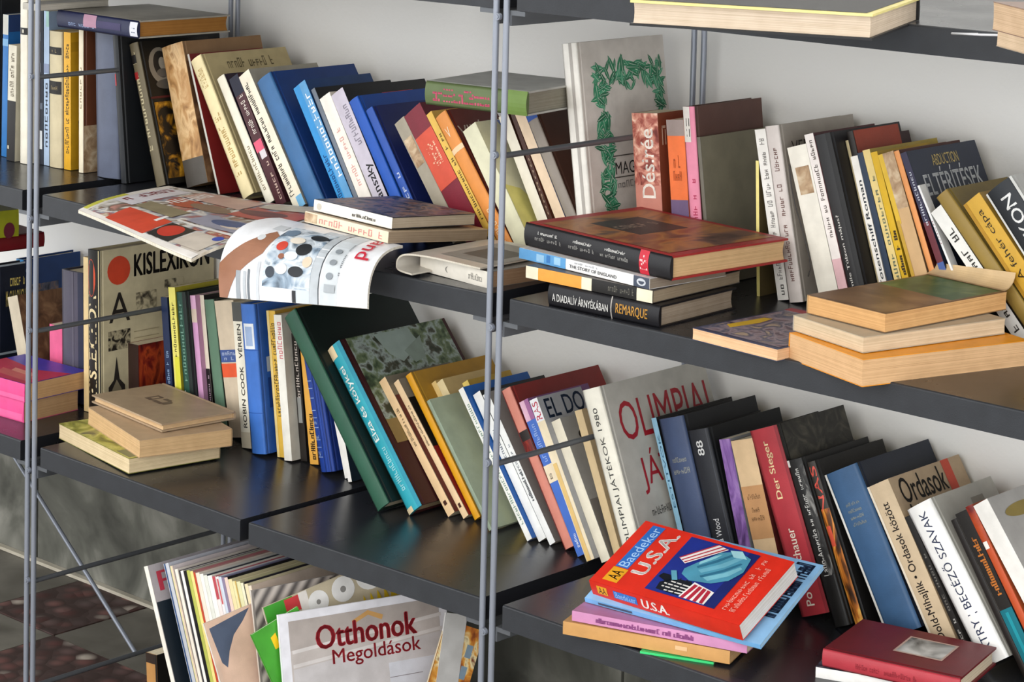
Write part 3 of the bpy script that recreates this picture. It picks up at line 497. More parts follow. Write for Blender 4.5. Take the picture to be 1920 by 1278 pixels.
 ('paperback_book','white paperback with bold black capitals and a dark grey top','book','p',(.0244,.13,.2529),(.2443,.26,.4549),(0,-.1318,0),'ebe6d4','b4ae9c','e6d9bd',[('r','s',0,1,.87,1,'4e4f4c'),('t','s','ROBIN COOK   VÉRBEN',.3,.78,.14,.85,'221f1c',90,1),('r','s',0,1,0,.11,'c9bfa8')],'books standing on the bottom shelf'),
 ('hardcover_book','bright blue folder-like hardcover with a white spine label','book','h',(.038,.15,.2575),(.2788,.2523,.4544),(0,-.1389,0),'3f74c8','2f5eaf','e6d9bd',[('r','s',.2,.85,.7,.87,'e8ecf0'),('r','s',.3,.75,.72,.85,'9fb4d6'),('r','s',0,1,.27,.275,'2a58a8'),('r','s',0,1,.69,.695,'2a58a8'),('t','f','F',.45,.8,.73,.85,'c9d2e2',0,0),('r','f',.1,1,.54,.64,'b8c2cc'),('r','f',.1,1,.3,.5,'1e4084'),('e','f',.75,.14,.25,.07,'d95a30')],'books standing on the bottom shelf'),
 ('paperback_book','narrow yellow paperback with black title right of the bright blue one','book','p',(.0218,.12,.2516),(.3266,.2691,.4539),(0,-.1397,0),'e3b84a','c49a3a','e6d9bd',[('t','s','~29',.35,.85,.28,.92,'3a2d12',90,0),('r','s',0,.3,0,1,'efd48a')],'books standing on the bottom shelf'),
 ('paperback_book','white paperback with a red handwritten title','book','p',(.0194,.13,.2491),(.349,.2646,.4536),(0,-.1353,0),'f0ede2','d2cec0','e6d9bd',[('t','s','~8',.25,.85,.7,.96,'d6727a',90,0)],'books standing on the bottom shelf'),
 ('paperback_book','black paperback with worn white title beside the white one','book','p',(.0162,.12,.2179),(.3692,.2839,.4534),(0,-.136,0),'26221f','1c1917','e6d9bd',[('t','s','~11',.25,.75,.5,.95,'c9beb4',90,0),('r','s',.2,.8,.3,.5,'8f908c')],'books standing on the bottom shelf'),
 ('paperback_book','golden orange paperback with black capitals at its foot','book','p',(.0211,.12,.2067),(.3939,.2831,.4531),(0,-.1537,0),'e5aa4a','6a4630','e6d9bd',[('t','s','~11',.3,.8,.04,.42,'3c2a10',90,1)],'books standing on the bottom shelf'),
 ('hardcover_book','thick ribbed navy blue leather hardcover','book','h',(.036,.15,.2068),(.4404,.266,.4525),(0,-.2517,0),'1f3f92','1a3580','e6d9bd',[('r','s',.45,.5,0,1,'17306f'),('r','s',.6,.66,0,1,'27489e'),('r','s',.78,.83,0,1,'152c68'),('r','s',0,.42,.12,.126,'8fa6d0'),('r','s',0,.42,.2,.206,'8fa6d0'),('r','s',0,.42,.26,.266,'8fa6d0'),('r','s',0,.42,.36,.366,'8fa6d0'),('r','s',0,.42,.44,.446,'8fa6d0'),('r','s',0,.42,.5,.506,'8fa6d0'),('r','s',0,.42,.6,.606,'8fa6d0'),('r','s',0,.42,.68,.686,'8fa6d0'),('r','s',0,.42,.74,.746,'8fa6d0'),('t','s','IV',.1,.35,.13,.17,'8fa6d0',0,0),('t','s','~4',.08,.38,.27,.3,'8fa6d0',0,0),('t','s','~5',.08,.38,.39,.42,'8fa6d0',0,0)],'books standing on the bottom shelf'),
 ('paperback_book','thin white booklet sliding under the dark green giant, left one','book','p',(.0097,.12,.1199),(.4929,.2713,.4519),(0,-.3058,0),'efece6','d5d2cc','e6d9bd',[],'books standing on the bottom shelf'),
 ('paperback_book','thin white booklet touching the dark green giant, right one','book','p',(.0089,.12,.1198),(.5111,.2618,.4516),(0,-.2853,0),'f2efe9','22303c','e6d9bd',[],'books standing on the bottom shelf'),
 ('hardcover_book','huge dark green hardcover leaning far to the left','book','h',(.0333,.245,.3571),(.6644,.1822,.4527),(0,-.695,0),'2d5a46','0f1c18','e6d9bd',[],'books standing on the bottom shelf'),
 ('hardcover_book','turquoise spined hardcover with an elephant painting cover','book','h',(.035,.2434,.3026),(.7127,.2056,.4532),(0,-.7066,0),'2fa3b3','3a1517','cdb58f',[('r','s',0,.55,.93,1,'e9d2a8'),('r','s',0,.5,0,.03,'d9c6a0'),('r','s',.8,1,0,1,'1f8fa6'),('t','s','Elza és kölykei',.22,.68,.42,.87,'eef4ee',90,1),('t','s','~11',.35,.65,.12,.38,'9fd3d8',90,0),('m','f',.05,.97,.5,1,'m:landscape'),('p','f','9fafa6',[(.3,.99),(.62,.99),(.66,.9),(.55,.84),(.45,.8),(.36,.86)]),('p','f','8d9c90',[(.5,.86),(.7,.93),(.66,.8),(.55,.78)]),('r','f',.05,.6,.36,.5,'8d7648')],'books standing on the bottom shelf'),
 ('paperback_book','peach spined paperback with small black title, left of a pair','book','p',(.0177,.15,.248),(.7626,.2425,.4538),(0,-.7176,0),'f2cfa0','7d7462','e6d9bd',[('t','s','~26',.3,.65,.5,.78,'4a3826',90,0),('t','s','I',.3,.7,.07,.1,'4a2a20',90,0),('r','f',0,1,0,.86,'5a1c1a')],'books standing on the bottom shelf'),
 ('paperback_book','peach spined paperback with small black title, right of a pair','book','p',(.0135,.15,.2485),(.7864,.2526,.4541),(0,-.7166,0),'f3d4a8','8d8372','e6d9bd',[('t','s','~27',.3,.65,.52,.82,'4a3826',90,0),('t','s','I',.3,.7,.07,.1,'4a2a20',90,0),('r','f',0,1,0,.8,'8a1f1c'),('r','f',0,1,.5,.86,'191614')],'books standing on the bottom shelf'),
 ('hardcover_book','mustard yellow hardcover rising behind the pale green album','book','h',(.0152,.1849,.2576),(.8045,.2594,.4543),(0,-.6756,0),'e3a21c','b08428','e6d9bd',[],'books standing on the bottom shelf'),
 ('paperback_book','small cream paperback before the mustard cover, left one','book','p',(.0107,.1,.243),(.8242,.29,.4545),(0,-.6759,0),'efd08a','d9b46a','e6d9bd',[],'books standing on the bottom shelf'),
 ('paperback_book','small cream paperback before the mustard cover, middle one','book','p',(.0159,.1,.2463),(.8382,.29,.4547),(0,-.6764,0),'ecd9a8','d3b67a','e6d9bd',[],'books standing on the bottom shelf'),
 ('paperback_book','small yellow paperback before the mustard cover, right one','book','p',(.0139,.1,.2454),(.8801,.29,.4552),(0,-.6025,0),'e9cc6a','c9a23c','e6d9bd',[],'books standing on the bottom shelf'),
 ('hardcover_book','pale sage green album with an embossed plant behind the centre post','book','h',(.0083,.165,.2277),(.859,.235,.455),(0,-.6766,0),'8f9d88','b4c0a4','e6d9bd',[('e','f',.62,.55,.12,.24,'94a28a'),('e','f',.64,.55,.05,.2,'a3af96'),('p','f','86937c',[(.5,.4),(.56,.36),(.76,.75),(.7,.78)])],'books standing on the bottom shelf'),
 ('paperback_book','slim white paperback crossing behind the centre post, with green lettering','book','p',(.0119,.15,.2578),(.9349,.24,.4558),(0,-.6395,0),'f2f1ea','1f5fae','e6d9bd',[('t','s','~29',.25,.75,.1,.9,'7f9a88',90,0)],'books standing on the bottom shelf'),
 ('paperback_book','white paperback right of the centre post, first of two blank ones','book','p',(.0178,.15,.2489),(.9501,.25,.456),(0,-.631,0),'f4f4f0','2a2a2c','e6d9bd',[('t','s','~7',.3,.7,.55,.75,'6f7680',90,0)],'books standing on the bottom shelf'),
 ('paperback_book','white paperback with dark spine capitals before the salmon spine','book','p',(.0133,.15,.2526),(.9726,.25,.4563),(0,-.6267,0),'f1f1ee','8a8580','e6d9bd',[('t','s','~12',.3,.75,.28,.5,'3c4248',90,1),('t','s','~7',.3,.7,.5,.66,'7a8088',90,0)],'books standing on the bottom shelf'),
 ('hardcover_book','salmon spined hardcover with a dark picture panel and red boards','book','h',(.0209,.2081,.2594),(1.0045,.25,.4567),(0,-.569,0),'d98a78','8c2c28','e6d9bd',[('r','s',.1,1,.58,.73,'241a16'),('m','s',.15,.95,.59,.67,'m:flame'),('r','s',0,.07,0,1,'8c2420')],'books standing on the bottom shelf'),
 ('paperback_book','blue and pink paperback with a cream spine panel','book','p',(.02,.14,.2469),(1.04,.238,.4571),(0,-.5399,0),'4a73c8','8a5a8a','e6d9bd',[('r','s',0,1,.87,1,'e6b9cf'),('r','s',.55,1,.87,1,'a46a9a'),('r','s',0,1,.47,.58,'f0dfc0'),('t','s','~2',.3,.6,.49,.54,'4a3a30',0,0),('t','s','~9',.3,.7,.6,.85,'9fb8e8',90,0),('t','s','~5',.35,.65,.05,.14,'e6edf6',90,0)],'books standing on the bottom shelf'),
 ('paperback_book','cream paperback with grey cover and blue block capitals','book','p',(.0169,.1011,.2533),(1.0645,.2306,.4574),(0,-.5102,0),'efe0c0','a9aaae','e6d9bd',[('r','s',0,1,.86,1,'eeeef2'),('t','s','RAS',.15,.85,.87,.98,'c8324c',90,1),('t','f','EL DO',.1,.95,.86,.98,'2a3c58',0,1),('r','s',.1,.6,0,.6,'e6c27c')],'books standing on the bottom shelf'),
 ('paperback_book','ivory spined paperback with a hockey player on a grey cover','book','p',(.0195,.13,.221),(1.0842,.242,.4576),(0,-.5102,0),'eee6d0','9f9d98','e6d9bd',[('e','f',.5,.86,.3,.06,'2a2624'),('e','f',.5,.84,.2,.035,'8a857e'),('p','f','dfc93c',[(.4,.82),(.75,.8),(.85,.7),(.55,.72)]),('p','f','2b2a28',[(.45,.58),(.75,.56),(.8,.64),(.6,.67)]),('p','f','dfd94a',[(.62,.78),(.72,.78),(.95,.55),(.88,.54)]),('p','f','4a82d0',[(.88,.55),(.97,.55),(1,.3),(1,.2)]),('r','f',0,.5,0,.42,'7a756f')],'books standing on the bottom shelf'),
 ('paperback_book','tan paperback hidden behind the hockey player book','book','p',(.0149,.11,.2346),(1.107,.25,.4578),(0,-.4006,0),'d6bd92','c9b08a','e6d9bd',[],'books standing on the bottom shelf'),
 ('hardcover_book','tall grey album with red cover capitals about sports games','book','h',(.0358,.243,.2901),(1.1864,.192,.4578),(0,-.3743,0),'e6e2d3','b6b3aa','ddd8cc',[('t','s','OLIMPIAI JÁTÉKOK 1980',.32,.7,.2,.9,'3a3a38',90,-1),('t','f','OLIMPIAI',.09,.95,.7,.9,'9a1c28',0,-1),('t','f','JÁTÉKOK',.16,.97,.42,.64,'9a1c28',0,-1),('t','f','~19',.17,.6,.31,.35,'55534f',0,0)],'books standing on the bottom shelf'),
 ('paperback_book','light blue paperback with dark capitals beside the grey album','book','p',(.0096,.1817,.2422),(1.2308,.27,.4578),(0,-.3464,0),'8fbcd4','1e1d1d','e6d9bd',[('t','s','ESTITVÖK',.3,.8,.45,.9,'2b5a78',90,0),('r','s',.3,1,0,.3,'26262a'),('t','s','~4',.35,.9,.02,.28,'c9c9cc',90,0)],'books standing on the bottom shelf'),
 ('hardcover_book','blue grey cloth hardcover with faint gilt author lines','book','h',(.0488,.1719,.2423),(1.2414,.27,.4578),(0,-.3279,0),'3f4d6c','1b1c20','e6d9bd',[('t','s','~8',.25,.8,.73,.76,'8d8f8a',0,0),('t','s','~6',.2,.85,.66,.695,'8d8f8a',0,0)],'books standing on the bottom shelf'),
 ('hardcover_book','black hardcover with small white spine lettering beside the blue grey one','book','h',(.04,.1714,.2356),(1.2933,.27,.4578),(0,-.3251,0),'22242a','141518','c9b596',[('t','s','88',.35,.65,.84,.93,'e0e0de',90,1),('t','s','Barbara Wood',.35,.62,.2,.45,'dedede',90,0),('r','s',.86,.9,0,1,'3a3d44')],'books standing on the bottom shelf'),
 ('paperback_book','purple paperback with a marbled spine','book','p',(.0204,.0671,.2312),(1.3397,.27,.4578),(0,-.2789,0),'7f5a98','8f9296','e6d9bd',[('m','s',0,1,0,1,'m:purple')],'books standing on the bottom shelf'),
 ('paperback_book','beige paperback with a tan label across the spine','book','p',(.04,.14,.2362),(1.3712,.27,.4578),(0,-.3195,0),'d2b48c','5a2422','e6d9bd',[('r','s',0,1,.4,.72,'b98a5c'),('t','s','~9',.2,.8,.64,.67,'6a4a2c',0,0),('t','s','~4',.3,.65,.56,.59,'6a4a2c',0,0),('t','s','~6',.2,.8,.51,.54,'6a4a2c',0,0)],'books standing on the bottom shelf'),
 ('hardcover_book','thick red hardcover with cream rounded lettering and dark marbled boards','book','h',(.0501,.1622,.2658),(1.432,.27,.4578),(0,-.391,0),'a8323a','1f1d19','e6d9bd',[('t','s','Der Sieger',.35,.62,.62,.93,'f2d9a8',90,1),('t','s','Schauer',.35,.62,.26,.46,'f2e6d4',90,1),('t','s','Po',.35,.62,.05,.12,'f2e6d4',90,1),('m','f',.05,1,0,1,'m:darkmarble'),('r','s',.9,1,0,1,'8a2830')],'books standing on the bottom shelf'),
 ('paperback_book','black hardcover with worn white speckled lettering right of the red one','book','h',(.0266,.162,.2349),(1.4884,.27,.4578),(0,-.3983,0),'1a1918','1a1918','e6d9bd',[('t','s','Latin-Amerika',.35,.72,.3,.58,'c9c7c2',90,0),('t','s','~16',.4,.7,.6,.95,'c9c7c2',90,0),('m','s',.65,1,.3,1,'m:blackmarble'),('r','s',0,.2,.96,1,'d9d6d0')],'books standing on the bottom shelf'),
 ('paperback_book','ornate hardcover with red title letters over golden flames','book','h',(.0156,.1663,.2389),(1.5217,.2774,.4578),(0,-.4145,0),'3a3530','191716','e6d9bd',[('m','s',0,1,0,.72,'m:goldflame'),('t','s','NAS',.2,.85,.7,.97,'d9574a',90,1),('r','s',.1,.6,.5,.62,'c94f38')],'books standing on the bottom shelf'),
 ('hardcover_book','thick steel blue cloth hardcover with a white left edge','book','h',(.0613,.178,.2335),(1.5639,.288,.4578),(0,-.5121,0),'3c5c80','1c2230','e6d9bd',[('r','s',0,.07,0,1,'e9e6e0'),('t','s','~14',.3,.7,.78,.8,'8a8f86',0,0),('t','s','~8',.3,.7,.74,.76,'8a8f86',0,0),('t','s','~6',.3,.7,.7,.72,'8a8f86',0,0),('t','s','~9',.3,.7,.66,.68,'8a8f86',0,0)],'books standing on the bottom shelf'),
 ('paperback_book','beige paperback with heavy black title capitals and an orange ribbon mark','book','p',(.0386,.178,.2361),(1.6438,.288,.4578),(0,-.5461,0),'cdb797','b39b7c','e6d9bd',[('t','s','Dold-Mihajlik • Ordasok között',.3,.72,.06,.88,'2c2420',90,1),('r','s',0,.1,0,1,'e4d8c4'),('t','f','Ordasok',.08,.7,.83,.98,'201a17',0,1),('t','f','között',.12,.6,.68,.82,'201a17',0,1),('r','f',.72,.83,.8,1,'c44a34')],'books standing on the bottom shelf'),
 ('paperback_book','narrow black paperback with grey title squeezed beside the white spine','book','p',(.0096,.13,.2067),(1.6951,.288,.4578),(0,-.5699,0),'242220','2a2725','e6d9bd',[('t','s','~7',.25,.8,.05,.3,'b9b7b2',90,1),('t','s','~10',.3,.75,.35,.75,'6f6c66',90,0)],'books standing on the bottom shelf'),
 ('hardcover_book','glossy white hardcover with large navy serif spine capitals','book','h',(.0445,.1507,.2261),(1.7173,.288,.4578),(0,-.6113,0),'f4f3ef','b5b3aa','e6d9bd',[('t','s','RTRY | BECÉZŐ SZAVAK',.28,.75,.08,.95,'2a3350',90,0),('r','f',.55,.75,.78,.92,'8d877c')],'books standing on the bottom shelf'),
 ('paperback_book','black hardcover with a rounded brown top behind the teal spine','book','h',(.0101,.13,.2229),(1.7786,.288,.4578),(0,-.5779,0),'1d1815','97908a','e6d9bd',[('m','f',0,1,.2,1,'m:tan')],'books standing on the bottom shelf'),
 ('paperback_book','black and teal paperback with orange spine letters','book','p',(.0204,.14,.2347),(1.7914,.288,.4578),(0,-.5792,0),'221f1c','1c2b30','e6d9bd',[('r','s',0,1,0,.42,'0f6f7c'),('r','s',.35,.6,0,.4,'1a93a0'),('t','s','~12',.3,.75,.5,.85,'c9772e',90,1)],'books standing on the bottom shelf'),
 ('paperback_book','rust orange hardcover with a mottled spine head','book','h',(.012,.1681,.2526),(1.8192,.288,.4578),(0,-.5898,0),'c2522a','b5562e','e6d9bd',[('m','s',0,1,.8,1,'m:flame'),('r','s',.1,.7,.76,.8,'f0ece4')],'books standing on the bottom shelf'),
 ('paperback_book','white paperback cut by the right edge, grey cover with golden plant','book','p',(.0254,.14,.266),(1.8485,.288,.4578),(0,-.6358,0),'f2efe8','a5a29e','e6d9bd',[('t','s','PEREK',.35,.75,.08,.42,'3a3836',90,1),('e','f',.45,.9,.3,.035,'8d7a3c')],'books standing on the bottom shelf'),
 ('hardcover_book','dark blue dictionary lying across the tops of the standing books','book','h',(.031,.2,.2378),(.0989,.1383,1.163),(0,-1.5708,-.0283),'1e2346','a39d90','a9763c',[('t','s','~10',.2,.45,.52,.85,'8fa0c4',-90,0),('r','s',.3,.7,.2,.5,'39325c'),('r','s',.25,.95,.5,.66,'b88aa0'),('r','s',.1,.9,0,.09,'e2e2ea'),('t','s','~2',.3,.7,.02,.07,'6a7488',-90,0)],'books lying on the shelves'),
 ('paperback_book','narrow pale grey booklet on top of the dark blue dictionary','book','p',(.012,.16,.045),(-.1216,.0909,1.195),(0,-1.5708,.0537),'b7b2a6','aaa59a','d9d3c6',[],'books lying on the shelves'),
 ('hardcover_book','olive green hardcover with pink spine lettering lying on top of the row','book','h',(.036,.17,.1835),(1.0189,.1247,1.134),(0,-1.5708,.1486),'5f6e46','b9b9b2','9b9788',[('t','s','~11',.2,.75,.35,.92,'c4506c',-90,1),('r','s',0,1,0,.22,'6f8a44')],'books lying on the shelves'),
 ('paperback_book','thick white paperback at the bottom of the pile left of the centre post','book','p',(.024,.15,.155),(1.0381,.0284,.8963),(0,-1.5708,-.1104),'e9e3d6','8e8a82','a8876a',[('t','s','~11',.3,.7,.08,.28,'8b8780',-90,0),('t','s','(',.3,.7,.58,.62,'8b8780',-90,0),('r','b',0,1,0,1,'cfc9bd'),('r','f',.1,.9,.1,.9,'a29d93')],'books lying on the shelves'),
 ('paperback_book','worn cream paperback with pink spine lettering, second in its pile','book','p',(.017,.1957,.207),(.8427,.0175,.934),(-1.5708,-1.4847,1.4676),'e9d8bd','c2ab8e','9f8c76',[('t','s','~13',.2,.8,.05,.82,'d08c84',-90,0),('m','s',.1,.9,.85,1,'m:tan')],'books lying on the shelves'),
 ('paperback_book','white spined paperback with a dark glossy photo cover on top of its pile','book','p',(.017,.165,.1898),(.8336,.0341,.9519),(-1.5708,-1.5027,1.4848),'efeadf','33353b','b8aa96',[('t','s','~11',.3,.6,.2,.5,'4a4640',-90,1),('e','s',.45,.93,.3,.03,'c9c2b3'),('m','f',0,1,0,1,'m:crowd')],'books lying on the shelves'),
 ('hardcover_book','black hardcover with inverted white and gold spine lettering, bottom of its pile','book','h',(.031,.1725,.1931),(1.173,.0092,.928),(0,1.5708,.0334),'17161a','17161a','ab9c8a',[('t','s','A DIADALÍV ÁRNYÉKÁBAN',.3,.72,.04,.55,'d8d6d2',90,1),('r','s',0,1,.575,.585,'a9a39c'),('t','s','REMARQUE',.25,.75,.62,.9,'c9923a',90,1)],'books lying on the shelves'),
 ('paperback_book','cream and black paperback with an orange spine panel, second in its pile','book','p',(.017,.197,.2248),(1.3522,.0158,.929),(0,-1.5708,.0241),'1d1b1a','57504a','a5967f',[('r','s',0,1,.47,1,'e9dfc4'),('r','s',0,1,.55,.9,'eb9f42'),('r','s',0,1,0,.12,'e9dfc4'),('t','s','~13',.3,.8,.14,.34,'6a675f',-90,0)],'books lying on the shelves'),
 ('paperback_book','white and blue paperback about English history, third in its pile','book','p',(.015,.1497,.2596),(1.3468,.0147,.947),(0,-1.5708,-.0919),'eeecea','dcdad8','9c8f80',[('r','s',0,1,0,.115,'454c5c'),('e','s',.5,.058,.34,.033,'c9ccd2'),('r','s',0,1,.63,1,'5fa0d4'),('r','s',.2,.9,.67,.72,'9cc8e6'),('r','s',.1,.8,.8,.86,'9cc8e6'),('r','s',.2,.9,.75,.78,'3a78b8'),('t','s','THE STORY OF ENGLAND',.25,.55,.24,.6,'23262c',-90,1),('t','s','~13',.7,.88,.38,.56,'8a8f98',-90,0)],'books lying on the shelves'),
 ('hardcover_book','thick black hardcover with a red framed painting cover on top of its pile','book','h',(.033,.226,.2951),(1.3786,.0216,.963),(0,-1.5708,-.1116),'1e1d20','a02c2c','ddb98a',[('r','s',0,1,.14,.2,'c8283a'),('t','s','~5',.2,.8,.145,.195,'f0d0d0',-90,0),('t','s','~15',.62,.75,.76,.9,'e4e2de',-90,0),('t','s','~13',.35,.52,.73,.92,'9a9894',-90,0),('t','s','~12',.62,.75,.52,.65,'e4e2de',-90,0),('t','s','~13',.35,.52,.5,.68,'9a9894',-90,0),('t','s','~12',.62,.75,.29,.43,'e4e2de',-90,0),('t','s','~16',.35,.52,.27,.46,'9a9894',-90,0),('m','f',.05,.95,.06,.93,'m:sunset'),('r','f',.3,.72,.45,.8,'3a3634'),('t','f','~7',.33,.68,.6,.7,'8a7a6a',0,0)],'books lying on the shelves'),
 ('paperback_book','paperback with a painted cover and red edge partly under the orange pile','book','p',(.016,.2012,.1477),(1.452,.1991,.897),(0,-1.5708,3.0551),'a33a38','3d4560','f0c49a',[('m','f',.02,.96,.03,.97,'m:painting'),('r','f',.02,.1,0,1,'a8444a'),('p','f','d9b030',[(.4,.12),(.75,.1),(.8,.2),(.55,.24),(.38,.2)])],'books lying on the shelves'),
 ('paperback_book','thick paperback with bright orange cover edges at the bottom of the right pile','book','p',(.034,.1553,.26),(1.5826,.0091,.897),(0,-1.5708,-1.8978),'f09a1c','f09a1c','dfb588',[],'books lying on the shelves'),
 ('paperback_book','grey cream paperback in the middle of the right pile','book','p',(.02,.137,.235),(1.5811,.0186,.932),(0,-1.5708,-1.8353),'c9bfae','b9ad98','d8c3a4',[],'books lying on the shelves'),
 ('paperback_book','curled tan paperback with a brown and green painted cover on the right pile','book','p',(.024,.1317,.235),(1.5895,.0357,.953),(0,-1.5708,-1.6993),'c9a878','8a6a4a','dbab74',[('m','f',0,1,0,1,'m:brownpaint'),('m','f',.03,.97,.55,.97,'m:greenpaint')],'books lying on the shelves'),
 ('paperback_book','paperback with yellow green cover and white page edges, bottom of the tan pile','book','p',(.026,.174,.257),(.0209,.2296,.4567),(0,-1.5708,2.9654),'b5a07a','8a8a44','e4cfa8',[('m','f',0,1,0,1,'m:yellowgreen'),('r','f',.02,.98,.8,.98,'7a7a54')],'books lying on the shelves'),
 ('paperback_book','thick bare tan paperback twisted in the middle of its pile','book','p',(.03,.168,.2373),(.0738,.2547,.4831),(0,-1.5708,2.8548),'b99a74','c0a280','d8b486',[],'books lying on the shelves'),
 ('hardcover_book','thin tan hardcover with a small dark stamp on top of its pile','book','h',(.014,.146,.2347),(.0306,.2581,.5146),(0,-1.5708,3.0078),'b59a78','ab9478','d9b98f',[('r','f',.36,.56,.3,.38,'6e5c4c'),('r','f',.4,.5,.33,.36,'ab9478'),('r','f',.36,.42,.42,.5,'6e5c4c'),('r','f',.5,.56,.4,.52,'6e5c4c'),('r','f',.4,.54,.5,.55,'6e5c4c')],'books lying on the shelves'),
 ('paperback_book','hot pink spined paperback under its twin at the far left','book','p',(.037,.1253,.1746),(-.1318,.0725,.457),(0,-1.5708,.0618),'e8508f','d94a86','c9a278',[('r','s',.05,.4,.02,.98,'f06aa2')],'books lying on the shelves'),
 ('paperback_book','hot pink spined paperback with a red and blue glossy cover on its twin','book','p',(.033,.1432,.1779),(-.127,.0704,.495),(0,-1.5708,.0553),'e8508f','4438a8','d6aa7a',[('r','s',.05,.3,0,.98,'f06aa2'),('p','f','b42a4a',[(0,0),(.75,0),(.55,.4),(.7,1),(0,1)]),('p','f','c25a5a',[(.1,.1),(.3,.12),(.35,.7),(.15,.6)]),('p','f','d98878',[(.3,.2),(.42,.25),(.45,.6),(.33,.55)])],'books lying on the shelves'),
 ('hardcover_book','dark red hardcover lying on top of the books at the far left','book','h',(.028,.16,.1323),(-.3441,.2685,.719),(0,-1.5708,1.4856),'6e1018','7a1a20','bfa48a',[],'books lying on the shelves'),
 ('paperback_book','olive yellow box-like paperback at the far left under the shelf','book','p',(.05,.13,.0563),(-.2984,.1777,.757),(0,-1.5708,1.4282),'8f9216','6f7012','c9c08a',[('e','s',.25,.35,.3,.2,'5a1428'),('r','s',0,1,.9,1,'a6a82a')],'books lying on the shelves'),
 ('paperback_book','thin green leaflet at the very bottom of the travel guide pile','book','p',(.003,.12,.1021),(1.4579,.0356,.457),(0,-1.5708,.3947),'3fd27a','34b868','d9c4a0',[],'books lying on the shelves'),
 ('paperback_book','tan paperback near the bottom of the travel guide pile','book','p',(.018,.15,.2406),(1.4788,.0433,.461),(0,-1.5708,.3207),'cc9a5e','b98a52','cfa878',[('r','s',.4,.7,.25,.32,'e2b98a')],'books lying on the shelves'),
 ('paperback_book','pink violet paperback with dark violet capitals under the travel guide','book','p',(.014,.15,.2534),(1.5013,.0505,.48),(0,-1.5708,.3003),'cf8fb8','b87aa4','e0cdb4',[('t','s','~35',.25,.75,.3,.86,'8e4a80',-90,1)],'books lying on the shelves'),
 ('paperback_book','light blue paperback with black capitals on its projecting corner','book','p',(.007,.1758,.2802),(1.5302,.0419,.4955),(1.5708,-1.1863,-1.4631),'79b4e4','8fc0ea','a9d0ee',[('t','f','~22',.3,.97,.03,.13,'1f3350',0,1),('t','f','~9',.55,.85,.16,.24,'3f6a9a',0,0),('r','s',.3,.8,.72,.92,'46586e')],'books lying on the shelves'),
 ('paperback_book','red travel guide with flag and statue cover on top of its pile','book','p',(.025,.1364,.253),(1.5103,.0292,.5052),(1.5708,-1.1461,-1.5392),'d8301f','dc3020','e6e3e0',[('r','s',.25,.8,.885,.955,'e8a422'),('t','s','AA',.3,.72,.895,.945,'2a1c10',-90,1),('r','s',.28,.78,.68,.84,'3a78c8'),('t','s','Baedeker',.33,.72,.69,.83,'9cc4ee',-90,0),('t','s','U.S.A.',.22,.8,.47,.65,'fbf3ec',-90,2),('r','f',.06,.27,.835,.935,'e8a422'),('t','f','AA',.1,.23,.85,.92,'2a1c10',0,1),('r','f',.28,.96,.845,.93,'2f6cc0'),('t','f','Baedeker',.3,.93,.855,.92,'a9cdf2',0,0),('t','f','U.S.A.',.25,.9,.72,.815,'fdf6f0',0,2),('r','f',.1,.95,.2,.66,'1f2f86'),('r','f',.1,.95,.2,.27,'1a2566'),('p','f','141820',[(.14,.6),(.13,.45),(.24,.38),(.36,.44),(.33,.56),(.24,.61)]),('p','f','dcd8d2',[(.145,.55),(.162,.55),(.17,.44),(.153,.442)]),('p','f','dcd8d2',[(.19,.58),(.207,.58),(.21,.428),(.193,.43)]),('p','f','dcd8d2',[(.235,.58),(.252,.58),(.25,.416),(.233,.418)]),('p','f','dcd8d2',[(.28,.55),(.297,.55),(.29,.404),(.273,.406)]),('p','f','20242e',[(.13,.57),(.13,.562),(.36,.545),(.36,.553)]),('p','f','20242e',[(.13,.53),(.13,.522),(.36,.505),(.36,.513)]),('p','f','20242e',[(.13,.49),(.13,.482),(.36,.465),(.36,.473)]),('p','f','efeae6',[(.12,.44),(.11,.27),(.3,.27),(.36,.42)]),('p','f','b0263a',[(.115,.43),(.113,.407),(.325,.385),(.335,.41)]),('p','f','b0263a',[(.115,.388),(.113,.365),(.315,.353),(.325,.378)]),('p','f','b0263a',[(.115,.346),(.113,.323),(.305,.321),(.315,.346)]),('p','f','b0263a',[(.115,.304),(.113,.281),(.295,.289),(.305,.314)]),('p','f','4d93ac',[(.36,.46),(.4,.33),(.5,.25),(.66,.21),(.86,.23),(.92,.33),(.84,.42),(.72,.46),(.62,.5),(.5,.54),(.42,.53)]),('p','f','78b8c8',[(.42,.36),(.56,.27),(.7,.23),(.72,.25),(.58,.31),(.45,.4)]),('p','f','6bacc0',[(.5,.43),(.66,.33),(.84,.27),(.85,.3),(.68,.37),(.53,.46)]),('p','f','2f6c88',[(.44,.41),(.6,.31),(.76,.25),(.77,.265),(.62,.33),(.46,.425)]),('p','f','2f6c88',[(.55,.47),(.7,.39),(.86,.33),(.87,.345),(.72,.41),(.57,.485)]),('p','f','8cc8d2',[(.6,.48),(.74,.42),(.82,.4),(.76,.44),(.64,.49)]),('p','f','9fd0d8',[(.84,.25),(.93,.31),(.9,.38),(.82,.33)]),('p','f','5c9cb0',[(.32,.52),(.44,.57),(.42,.6),(.3,.55)]),('p','f','10141c',[(.26,.58),(.3,.64),(.36,.63),(.36,.58),(.31,.56)]),('p','f','ece4e0',[(.56,.56),(.62,.62),(.93,.47),(.9,.39)]),('p','f','b02a3c',[(.575,.565),(.58,.575),(.905,.41),(.902,.398)]),('p','f','b02a3c',[(.595,.589),(.6,.599),(.917,.442),(.914,.43)]),('p','f','b02a3c',[(.615,.613),(.62,.623),(.929,.474),(.926,.462)]),('t','f','~21',.12,.9,.13,.165,'f0a898',0,0),('t','f','~22',.12,.8,.075,.11,'f0a898',0,0)],'books lying on the shelves'),
